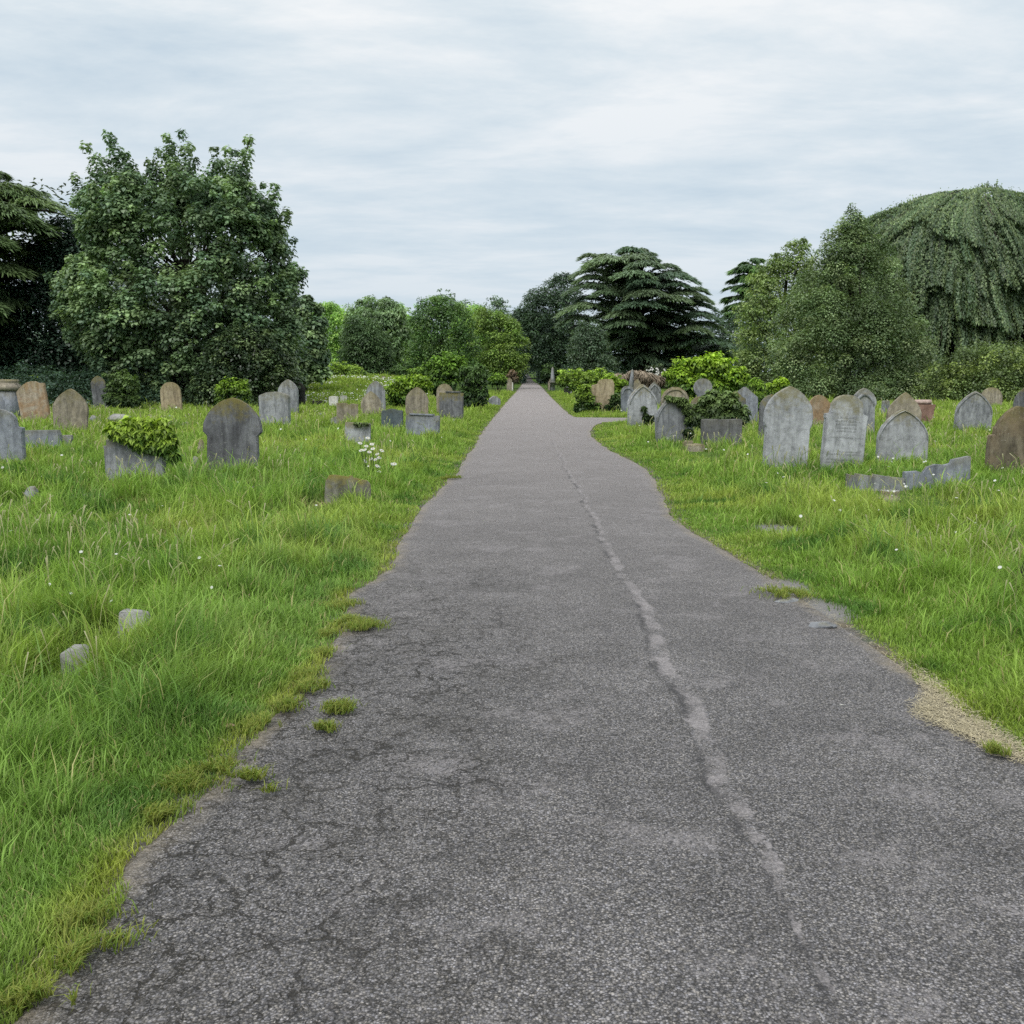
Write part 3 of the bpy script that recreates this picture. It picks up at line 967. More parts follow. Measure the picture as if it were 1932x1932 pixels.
stone('dark slate headstone with gently raised centre', 720, 761, 771, 812,
      CU([(1, -.2), (1, .88), (.85, .93), (.55, .94), (.3, .98), (0, 1), (-.3, .98), (-.55, .94), (-.85, .93), (-1, .88), (-1, -.2)]), S_SLATE, lean=0, yaw=-4, th=.10)
stone('tan arched headstone behind the tilted blue grey slab', 765, 808, 730, 792, A(.62, 1.0), S_TAN, yaw=5, lean=1, th=.13)
stone('tilted blue grey slab with broken ledge along its top', 765, 829, 784, 824, FT(4, .008, .02, .03), S_BLUE, lean=2, yaw=-8, th=.12, name='broken_headstone', cat='broken headstone', ledge=(.72, .045, -.03))
stone('round topped tan headstone peeping over the tall dark slab', 824, 854, 724, 782, A(.5), S_TAN, yaw=0)
stone('tall dark flat slab with a ledge beside the ivy column', 829, 874, 741, 792, FT(9, .006, .02), S_DARK, lean=1, yaw=-8, th=.13, name='broken_headstone', cat='broken headstone', ledge=(.6, .07, .05))
stone('small grey stone on the verge right of the ivy column', 923, 943, 747, 763, SG(.12, .1), S_GREY, th=.3, yaw=20, name='sunken_stone', cat='stone')
stone('leftmost of three far pointed headstones before the dark dome bush', 718, 728, 709, 724, A(.75), S_TAN, Y=84)
stone('middle of three far pointed headstones before the dark dome bush', 728.5, 737, 711, 723, A(.6), S_GREY, Y=86)
stone('rightmost of three far pointed headstones before the dark dome bush', 746, 757, 711, 723, A(.8), S_TAN, Y=85)
stone('low mossy shouldered stone nearest the camera on the left verge', 613, 699, 896, 944,
      CU([(1, -.2), (1.0, .55), (.96, .72), (.84, .82), (.2, .92), (.18, .98), (.05, .98), (.03, .93), (-.62, 1), (-.82, .97), (-.95, .8), (-1, .55), (-1, -.2)]), S_MOSSY, lean=2, yaw=6, tilt=-4, th=.12, name='sunken_stone', cat='stone')
stone('far round topped brown stone left of the road beside dry shrub', 956, 966, 713, 731, SG(.1, .1), S_TAN, Y=108, th=.2)
stone('thin white post standing beside the far left road edge', 966, 968, 721, 730, SG(.03, .02), S_WHITE, Y=106, name='marker_post', cat='post', th=.12)

# --- right of the road
stone('far pale stone slab beside the obelisk right of the road', 1034, 1042, 713, 728, CU([(1, -.2), (1, .9), (.2, 1), (-1, .6), (-1, -.2)]), S_TAN, Y=112, th=.3)
stone('far pale ribbed headstone under the lime bush', 1068, 1079, 722, 744, A(.55), S_PALE, Y=84)
stone('small black stone block under the lime bush by the road', 1064, 1076, 732, 745, FT(2), S_BLACK, Y=83, th=.35, name='stone_block', cat='stone block')
stone('broad buff headstone with broken left shoulder among lime bushes', 1110, 1158, 715, 777,
      CU([(1, -.2), (1, .86), (.93, .94), (.8, .99), (.3, 1), (-.1, .98), (-.25, .92), (-.3, .86), (-.7, .82), (-.95, .72), (-1, .6), (-1, -.2)]), S_BUFF, yaw=8, th=.14)
stone('small tan pointed headstone far behind the row of round stones', 1196, 1209, 715, 737, A(.7), S_TAN, Y=68)
stone('grey pointed headstone with carved border behind the pale streaked one', 1221, 1247, 720, 768, A(.8), S_GREY, yaw=12, moulding=(.8, .86, .72))
stone('round grey headstone with raised rim at left end of the right row', 1172, 1197, 728, 779, A(.5), S_BLUE, yaw=18, lean=-2, moulding=(.5, .9, .78))
stone('big pale pointed headstone with streaks left of the leaning stone', 1184, 1240, 725, 803, A(.68, 1.0), S_PALE, lean=-1, yaw=14, th=.14, moulding=(.68, .95, .88))
stone('brown round topped headstone with rim behind the leaning pointed stone', 1246, 1299, 730, 795, A(.5), S_TAN, yaw=4, moulding=(.5, .93, .82))
stone('broad pointed grey headstone with trailing ivy arm leaning on it', 1237, 1306, 749, 834, A(.64, 1.0), S_GREY, lean=-3, yaw=12, th=.14, moulding=(.64, .96, .91))
stone('disc topped grey headstone on a narrow neck', 1307, 1342, 714, 792, lambda a, h: disc_top(a, h), S_GREY, yaw=4, th=.12)
stone('small round headstone almost buried behind the ivy mound', 1304, 1338, 748, 796, A(.5), S_TAN, yaw=4, Y=33.5)
stone('low flat topped dark block stone in front of the ivy mound', 1322, 1398, 791, 841, FT(6, .012, .02), S_BLOCK, yaw=2, th=.16, name='broken_headstone', cat='broken headstone')
stone('small pale kerb stone left of the low flat block', 1289, 1307, 832, 842, FT(1, .01, .02), S_TAN, th=.35, yaw=-15, name='kerb_stone', cat='kerb stone')
stone('flat tan kerb piece touching the low flat block', 1300, 1323, 838, 847, FT(1, .01, .02), S_TAN, th=.35, yaw=20, name='kerb_stone', cat='kerb stone')
stone('blue grey gabled headstone behind the right side of the ivy mound', 1378, 1428, 730, 800, CU([(1, -.2), (1, .62), (.96, .74), (.1, 1), (-.1, 1), (-.96, .76), (-1, .6), (-1, -.2)]), S_BLUE, yaw=-8, th=.14)
stone('broken brown stone top jutting from the ivy mound', 1384, 1408, 738, 806, CU([(1, -.2), (1, .8), (.5, .84), (.1, .92), (-.5, 1), (-1, .98), (-1, -.2)]), S_DARK, Y=30.5, yaw=-6)
stone('largest pale headstone with pointed top and yellow lichen crest', 1437, 1520, 729, 886,
      CU([(1, -.2), (1, .02), (1.0, .52), (1.06, .55), (1.1, .585), (1.1, .66), (1.06, .73), (.98, .79), (.84, .85), (.62, .91), (.36, .96), (.14, .989), (0, 1), (-.14, .989), (-.36, .96), (-.62, .91), (-.84, .85), (-.98, .79), (-1.06, .73), (-1.1, .66), (-1.1, .585), (-1.06, .55), (-1.0, .52), (-1.0, .1), (-1.06, .02), (-1.08, -.2)]),
      S_PALE, lean=2.6, yaw=3, th=.13)
stone('grey headstone edge showing behind the largest pale headstone', 1435, 1480, 744, 836, A(.55), S_DARK, Y=23.5)
stone('tan round headstone with orange stain between two pale stones', 1521, 1566, 745, 806, SG(.22, .05), S_RUST, yaw=4, th=.12)
stone('round headed inscribed grey headstone with square shoulders leaning right', 1545, 1626, 745, 886, SH(.5, .73, .745), S_PALE, lean=3.2, yaw=4, th=.14,
      inscription=[(.70, -.42, .42, .030), (.655, -.55, .6, .03), (.615, -.5, .5, .03), (.57, -.45, .48, .03), (.53, -.42, .4, .03), (.45, -.7, .8, .025), (.27, -.3, .75, .022), (.235, -.85, .85, .028), (.165, -.8, .8, .026), (.13, -.82, .35, .024), (.05, -.75, .6, .034)])
stone('grey pointed headstone with carved niche behind the inscribed one', 1603, 1650, 732, 818, A(.62, .94, notch=1), S_GREY, yaw=4, th=.13, moulding=(.62, .84, .70))
stone('pale pointed lancet headstone behind the low broken slabs', 1653, 1746, 772, 878, A(.64, 1.0), S_PALE, lean=0, yaw=-3, th=.13, moulding=(.64, .975, .94))
stone('brownish pointed headstone behind the pale lancet stone', 1671, 1733, 740, 818, A(.74, 1.0), S_TAN, lean=2, yaw=-6, th=.13)
stone('slim grey stone edge left of the brownish pointed headstone', 1666, 1681, 756, 790, FT(2), S_GREY, yaw=20, Y=40)
stone('square shouldered brown headstone close to the bramble hedge', 1732, 1762, 714, 757, SG(.16, .12), S_TAN, lean=1.5, yaw=6, th=.12)
stone('grey pointed headstone standing alone in the right daisy grass', 1800, 1867, 738, 813, A(.66, 1.0), S_GREY, lean=2, yaw=-4, th=.13, moulding=(.66, .96, .91))
stone('tan round headstone half hidden behind the lone grey pointed one', 1850, 1889, 731, 766, A(.5), S_TAN, yaw=-6)
stone('grey arched headstone cut by the right edge behind the brown one', 1911, 1975, 724, 790, A(.62), S_DARK, yaw=-4)
stone('large flaking dark brown pointed headstone at the right picture edge', 1860, 1966, 766, 892, CU([(1, -.2), (.98, .45), (.94, .58), (.80, .6), (.78, .68), (.64, .80), (.40, .91), (.16, .98), (0, 1), (-.16, .98), (-.40, .91), (-.64, .80), (-.78, .68), (-.80, .6), (-.94, .58), (-.98, .45), (-1, -.2)]), S_BROWN, lean=0, yaw=-4, th=.16)
stone('low row of grey kerb fragments before the inscribed headstone', 1597, 1703, 893, 918, CU([(1, -.2), (1, .72), (.5, .8), (-.08, .95), (-.1, .85), (-.7, 1), (-.72, .85), (-1, .98), (-1, -.2)]), S_GREY, yaw=-4, th=.10, name='kerb_stone', cat='kerb stone')
stone('broken wavy topped grey slab before the pale lancet stone', 1705, 1826, 861, 915,
      CU([(1, -.2), (1, .98), (.96, 1), (.45, .9), (.4, .78), (.2, .74), (-.05, .76), (-.3, .68), (-.42, .5), (-.6, .56), (-1, .54), (-1, -.2)]), S_BLUE, lean=-1, yaw=-3, th=.12, name='broken_headstone', cat='broken headstone')


def obelisk(label, u0, u1, vt, vb, Y, mat, lean=0):
    x, Y, z = on((u0 + u1) / 2, Y)
    a = (u1 - u0) * px(Y) / 2; h = zat(vt, Y) - z
    t = empty('obelisk', (x, Y, z), label, 'obelisk', None, (0, math.radians(lean), math.radians(15)))
    def fr(name, lv):
        V, L = [], []
        for zz, rr in lv: V += [(-rr, -rr, zz), (rr, -rr, zz), (rr, rr, zz), (-rr, rr, zz)]
        for k in range(len(lv) - 1):
            for j in range(4): L.append([k * 4 + j, k * 4 + (j + 1) % 4, k * 4 + 4 + (j + 1) % 4, k * 4 + 4 + j])
        n = len(V); L.append([n - 4, n - 3, n - 2, n - 1])
        mesh_np(name, np.array(V), [4] * len(L), np.array(L).ravel(), mat, None, t)
    fr('plinth', [(-.2, a), (h * .33, a), (h * .33, a * 1.12), (h * .37, a * 1.1)])
    fr('needle', [(h * .371, a * .85), (h * .93, a * .42), (h, a * .04)])


obelisk('tall grey obelisk on a square plinth right of the far road', 1038.5, 1046.5, 692, 729, 110, S_GREY)
obelisk('thin leaning stone obelisk in front of the dry brown twigs', 1185, 1194, 696, 735, 72, S_GREY, 4)


def scroll_tomb():
    x, Y, z = place(1722, 1757, 798)
    a = 17.5 * px(Y); h = zat(763, Y) - z
    t = empty('scroll_monument', (x, Y, z), 'red granite block with a pink stone scroll lying on top', 'monument', None, (0, 0, math.radians(-5)))
    pts = [(a * .92, -.18), (a * .95, h * .7), (a * 1.12, h), (-a * 1.12, h), (-a * .95, h * .7), (-a * .92, -.18)]
    prism('block', pts, .5, S_PINK, t, .015)
    V, S, L = tube_arrays([([(-a * 1.1, -.12, h + .08), (-a, -.12, h + .08), (a * .7, -.12, h + .08), (a * .72, -.12, h + .08)], [.005, .078, .078, .005])], 14)
    mesh_np('scroll', V, S, L, S_PINKROLL, None, t, True)


scroll_tomb()


# --- rocks, fragments
def rock(label, u0, u1, vt, vb, mat, seed, name='rock', cat='rock', flat=1.0):
    x, Y, z = ground((u0 + u1) / 2, vb)
    x, Y, z = ground((u0 + u1) / 2, vb + .07 * F / Y)
    a = (u1 - u0) * px(Y) / 2 * (1.4 if mat is S_ROCK else 1.12); h = max(zat(vt, Y) - z + .015, .04)
    if cat == 'tarmac fragment': h = .035; a *= 1.6
    rr = random.Random(seed); bm = bmesh.new()
    for k in range(12 if cat == 'tarmac fragment' else 22):
        p = Vector((rr.gauss(0, 1), rr.gauss(0, 1), rr.gauss(0, 1))).normalized()
        if mat is S_ROCK: p = Vector([math.copysign(abs(c_) ** .55, c_) for c_ in p])
        bm.verts.new((p.x * a * rr.uniform(.8, 1.05), p.y * a * .8 * rr.uniform(.8, 1.05), h * .35 + p.z * h * .65 * flat * rr.uniform(.85, 1.05)))
    res = bmesh.ops.convex_hull(bm, input=bm.verts)
    bmesh.ops.delete(bm, geom=[e for e in res['geom_interior'] if isinstance(e, bmesh.types.BMVert)], context='VERTS')
    bmesh.ops.bevel(bm, geom=list(bm.edges), offset=a * .05, segments=1, affect='EDGES')
    me = bpy.data.meshes.new(name); bm.to_mesh(me); bm.free(); me.materials.append(mat)
    o = bpy.data.objects.new(name, me); COL.objects.link(o); o.location = (x, Y, z)
    tag(o, label, cat)


rock('pale angular rock in the left grass, upper of two', 227, 279, 1150, 1186, S_ROCK, 1)
rock('pale angular rock in the left grass, lower of two', 122, 178, 1215, 1256, S_ROCK, 2)
rock('small brown stone in left grass beyond the pale rocks', 243, 268, 977, 992, S_TAN, 3)
rock('flat pale stone fragment in the grass at left', 46, 74, 915, 936, S_GREY, 4)
rock('grey boulder behind the ivy draped slab', 210, 241, 781, 798, S_ROCK, 5)
rock('small squared grey stone right of the pale streaked pointed stone', 168, 190, 783, 794, S_GREY, 6)
rock('low broken kerb lump left of centre beyond the ivy slab', 275, 290, 781, 790, S_GREY, 7)
rock('round little stone right of the broken kerb lump', 312, 324, 781, 790, S_GREY, 8)
rock('tiny flat grey stone before the buff headstone', 342, 360, 796, 804, S_GREY, 9)
rock('fallen carved urn fragment left of the large dark headstone', 371, 389, 828, 860, S_TAN, 10, 'stone_fragment', 'stone fragment')
rock('small rubble stone below the carved urn fragment', 359, 377, 860, 880, S_GREY, 12, 'stone_fragment', 'stone fragment')
rock('flat tan stone flush in grass beyond the mossy stone', 612, 630, 845, 852, S_TAN, 13)
rock('tiny grey stone in the grass left of the flat tan stone', 552, 562, 852, 860, S_GREY, 14)
rock('small grey flint in the grass left of the daisy clump', 583, 595, 853, 862, S_GREY, 15)
rock('grey stone half sunk left of the streaky broken stone', 598, 612, 778, 784, S_GREY, 16)
rock('small rock on the left verge below the tall dark slab', 851, 862, 790, 798, S_GREY, 17)


rock('flat broken tarmac piece in the right verge, farther one', 1468, 1510, 1098, 1120, S_GREY, 21, 'tarmac_fragment', 'tarmac fragment')
rock('flat broken tarmac piece in the right verge, nearer one', 1522, 1572, 1138, 1164, S_GREY, 22, 'tarmac_fragment', 'tarmac fragment')


def flower_holder():
    x, Y, z = ground(1678, 946)
    R = 19 * px(Y)
    t = empty('grave_vase', (x, Y, z), 'round stone grave vase with pierced lid sunk in the grass', 'grave vase')
    lv = [(0, R * 1.02), (.05, R * 1.02), (.055, R * .9), (.10, R * .96), (.12, R), (.14, R * .97)]
    V, S, L = tube_arrays([([(0, 0, zz) for zz, _ in lv], [rr for _, rr in lv])], 24)
    mesh_np('bowl', V, S, L, S_TAN, None, t, True)
    V2, S2, L2 = tube_arrays([([(0, 0, .135), (0, 0, .15), (0, 0, .152)], [R * .95, R * .85, .004])], 24)
    mesh_np('lid', V2, S2, L2, S_ROCK, None, t)
    pts = []
    for rr, n in ((R * .3, 5), (R * .65, 10)):
        for k in range(n):
            a = 2 * PI * k / n; cx, cy = rr * math.cos(a), rr * math.sin(a)
            pts.append([(cx + .013 * math.cos(b), cy + .013 * math.sin(b), .1535) for b in np.linspace(0, 2 * PI, 7)[:-1]])
    for q in pts: mesh_np('hole', np.array(q), [6], np.arange(6), S_BLACK, None, t)


flower_holder()


def stump():
    x, Y, z = ground(1940, 1135)
    bm = bmesh.new()
    P = [(0, 0, z - .1), (0.0, 0, z + .12), (.01, .01, z + .24), (.02, .01, z + .30)]
    V, S, L = tube_arrays([(np.array(P) + np.array([x, Y, 0]), [.085, .075, .07, .055]), ], 9)
    V = V + rng.normal(0, .006, V.shape)
    o = mesh_np('tree_stump', V, S, L, M_BARK); tag(o, 'rough brown stump at the right picture edge in long grass', 'stump')


stump()

# dead leaves and a petal on the ground
DL = new_mat('dead_leaf'); b_ = NB(DL[1]); b_.out(b_.ramp(b_.noise(b_.add('ShaderNodeTexCoord').outputs['Object'], 30, 3), [(.3, (.16, .10, .05)), (.7, (.36, .27, .17))]), .8, .2)
for u, v, lab, yaw, s in [(420, 1387, 'curled brown dead leaf on the cracked asphalt edge', .5, .05), (271, 1444, 'tan dead leaf caught upright in the left grass', 1.3, .06), (262, 1466, 'greyish dead leaf just below the tan one in grass', 2.5, .05)]:
    x, y, z = ground(u, v)
    pts = [(0, 0), (.35, -.3), (.8, -.22), (1.1, 0), (.8, .25), (.35, .3)]
    V = np.array([(p * s, q * s, .004 + .35 * s * (abs(q)) + .2 * s * p) for p, q in pts])
    o = mesh_np('dead_leaf', V, [6], np.arange(6), DL[0]); o.location = (x, y, z + .03); o.rotation_euler = (.3, .2, yaw); tag(o, lab, 'dead leaf')
x, y, z = ground(1580, 1352)
o = mesh_np('fallen_petal', np.array([(0, 0, 0), (.02, -.007, .003), (.035, 0, .001), (.02, .008, .003)]), [4], np.arange(4), S_WHITE)
o.location = (x, y, .05); tag(o, 'single white petal lying on the asphalt at right', 'petal')


# ------------------------------------------------------------------ foliage
def clump_leaves(C, R, n_per, L, W, shape, cols, up=.55, droop=.35, jitter=.5, shell=.55):
    """ellipsoid clumps filled with leaves; cols (len(C),3)"""
    C = np.asarray(C, float); R = np.asarray(R, float)
    if R.ndim == 1: R = np.repeat(R[:, None], 3, 1)
    n_per = np.asarray(n_per, int)
    idx = np.repeat(np.arange(len(C)), n_per); n = len(idx)
    dv = unit(n)
    low = dv[:, 2] < -.3
    dv[low, 2] *= np.where(rng.random(low.sum()) < .6, -1, 1)
    rad = shell + (1 - shell) * rng.random(n) ** .6
    rad = rad * (.85 + .35 * rng.random(n))
    p = C[idx] + dv * R[idx] * rad[:, None]
    nn = dv * .7 + np.array([0, 0, up]) + unit(n) * jitter
    out = dv * np.array([1, 1, .2]) + np.array([0, 0, -droop]) + unit(n) * .45
    LL = L * (.7 + .6 * rng.random(n)); WW = W * (.7 + .6 * rng.random(n))
    V = leaf_arrays(p, nn, out, LL, WW, shape)
    c = cols[idx] * (.70 + .6 * rng.random((n, 1))) * (.86 + .24 * np.clip(dv[:, 2:3], -1, 1))  # clump tops lighter: light from above painted into the leaf colour
    return V, c, p, dv


def prof(profile, zs):
    """profile rows (z, xl, xr) sorted by z"""
    P = np.array(sorted(profile))
    return np.interp(zs, P[:, 0], P[:, 1]), np.interp(zs, P[:, 0], P[:, 2])


def envelope(profile_px, Y):
    rows = []
    for v, ul, ur in profile_px:
        rx0, ry0, _ = ray(ul, 708); rx1, ry1, _ = ray(ur, 708)
        rows.append((zat(v, Y), rx0 / ry0 * Y, rx1 / ry1 * Y))
    return rows


def limbs(base, top, r0, targets, n_seg=5):
    """trunk + limbs reaching the given points"""
    base = np.array(base, float); top = np.array(top, float)
    tk = np.linspace(0, 1, 8)[:, None]
    T = base + (top - base) * tk + np.concatenate([np.zeros((1, 3)), rng.normal(0, .008, (7, 3)) * np.linalg.norm(top - base)]) * np.array([1, 1, 0])
    paths = [(T, r0 * (1.15 - .95 * tk[:, 0]))]
    for q in targets:
        q = np.array(q, float)
        f = np.clip((q[2] - base[2]) / max(top[2] - base[2], .1) * .55 + .06 * rng.normal(), .12, .92)
        s = np.array([np.interp(f, tk[:, 0], T[:, c_]) for c_ in range(3)])
        t2 = np.linspace(0, 1, n_seg)[:, None]
        mid = (q - s) * np.array([1, 1, .7])
        P = s + mid * t2 + np.array([0, 0, 1]) * ((q[2] - s[2]) * .3 * t2 ** 2) + np.concatenate([np.zeros((1, 3)), rng.normal(0, .03, (n_seg - 1, 3)) * np.linalg.norm(q - s)])
        rr = r0 * (.42 - .2 * f)
        paths.append((P, rr * (1 - .85 * t2[:, 0]) + .012))
    return paths


def palette(n, cols, var=.18):
    cols = np.array(cols); k = rng.integers(0, len(cols), n)
    return cols[k] * (1 + rng.normal(0, var, (n, 1)))


def haze(c, Y):  # distance haze painted into the leaf colour
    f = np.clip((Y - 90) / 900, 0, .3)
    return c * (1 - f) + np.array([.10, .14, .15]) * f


def tree(name, label, Y, profile, cols, n_clumps=160, leaves=20000, rc=(.10, .2), L=None, W=None, shape='ovate', cat='tree', trunk_r=.3, group=None,
         spikes=None, mat=None, up=.85, droop=.35, deep=.8, trunk_u=None, flat=.75, gap=0., base_z=None, limb_n=14, shell=.55, sprig=.9, spike_w=1.0):
    env = envelope(profile, Y)
    P = np.array(sorted(env)); z0, z1 = P[0, 0], P[-1, 0]
    wid = (P[:, 2] - P[:, 1]).max()
    zz = z0 + (z1 - z0) * rng.random(n_clumps * 6)
    xl, xr = prof(env, zz); a = (xr - xl) / 2
    keep = rng.random(len(zz)) < (a / a.max()) + .06
    zz, xl, xr, a = zz[keep][:n_clumps], xl[keep][:n_clumps], xr[keep][:n_clumps], a[keep][:n_clumps]
    n = len(zz); cx = (xl + xr) / 2
    xr_ = rng.uniform(-1, 1, n); xr_ = np.sign(xr_) * np.abs(xr_) ** .8
    s_ = np.sqrt(1 - xr_ ** 2)
    yr_ = np.where(rng.random(n) < .62, -s_ * rng.random(n) ** .35, rng.uniform(-1, 1, n) * s_)   # denser towards the open side
    R = wid * (rc[0] + (rc[1] - rc[0]) * rng.random(n)); R = np.minimum(R, a * .75 + .12 * wid * .5)
    ra = np.maximum(a - R * .6, 0)
    C = np.stack([cx + xr_ * ra, Y + yr_ * ra * deep, zz - R * flat * .5 * ((zz - z0) / (z1 - z0) > .8)], 1)
    RR = np.stack([R, R, R * flat], 1)
    ns = int(n_clumps * sprig)
    if ns:
        z2 = z0 + (z1 - z0) * rng.random(ns) ** .8; xl2, xr2 = prof(env, z2); a2 = (xr2 - xl2) / 2
        q = rng.uniform(-1, 1, ns); q = np.sign(q) * np.abs(q) ** .5; f2 = rng.uniform(.9, 1.05, ns)
        sy = np.sqrt(1 - np.clip(q, -1, 1) ** 2) * np.where(rng.random(ns) < .7, -1, 1)
        C = np.vstack([C, np.stack([(xl2 + xr2) / 2 + q * a2 * f2, Y + sy * a2 * deep * f2, z2 + .02 * wid * rng.random(ns)], 1)])
        r2 = wid * rc[0] * rng.uniform(.25, .6, ns)
        RR = np.vstack([RR, np.stack([r2, r2, r2 * rng.uniform(.7, 1.4, ns)], 1)])
    if spikes:
        for su, sv, sl in spikes:
            sx = (su - 966) / F * Y / (CP) * CP
            sx = ray(su, 708)[0] / ray(su, 708)[1] * Y
            zt = zat(sv, Y); ln = sl * px(Y)
            k = 5
            t = np.linspace(0, 1, k)
            cc = np.stack([sx + (cx.mean() - sx) * t * .18 + rng.normal(0, .1, k), Y + rng.normal(0, .8) + 0 * t, zt - .15 - ln * t], 1)
            C = np.vstack([C, cc]); r_ = (.28 + .62 * t) * wid * .06 * spike_w
            RR = np.vstack([RR, np.stack([r_, r_, r_ * 1.25], 1)])
    n = len(C)
    cl = palette(n, cols, .22)
    vol = (RR[:, 0] * RR[:, 2]) ** .75; npc = np.maximum((leaves * vol / vol.sum()), 6).astype(int)
    if spikes: npc[-5 * len(spikes):] = np.maximum(npc[-5 * len(spikes):], 55)
    L = max(L or .15, .0021 * Y); W = max(W or .1, .0014 * Y)
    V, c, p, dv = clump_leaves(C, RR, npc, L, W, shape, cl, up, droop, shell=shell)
    gz = base_z if base_z is not None else None
    bx = (ray(trunk_u, 708)[0] / ray(trunk_u, 708)[1] * Y) if trunk_u is not None else float(cx.mean())
    bz = float(height(bx, Y))
    ok = V[:, :, 2].min(axis=1) > bz - .05
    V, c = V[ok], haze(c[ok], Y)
    org = np.array([bx, Y, bz])
    if name == 'far_woodland':
        o = leaves_obj(name, V - org, c, M_LEAF); o.location = (bx, Y, bz); o['kind'] = 'stuff'
        return tag(o, label, cat)
    t = empty(name, (bx, Y, bz), label, cat, group)
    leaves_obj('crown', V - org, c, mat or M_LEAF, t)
    sel = rng.choice(n, min(limb_n, n), replace=False)
    paths = limbs((0, 0, -.2), (float(cx.mean()) - bx, 0, (z1 - bz) * .88), trunk_r, C[sel] - org)
    if spikes:
        sel = np.arange(n - 5 * len(spikes) + 2, n, 5)
        paths += limbs((0, 0, (z1 - bz) * .2), (float(cx.mean()) - bx, 0, (z1 - bz) * .6), trunk_r * .5, C[sel] - org)[1:]
    VV, SS, LL = tube_arrays(paths)
    mesh_np('trunk', VV, SS, LL, M_BARK, None, t, True)
    return t


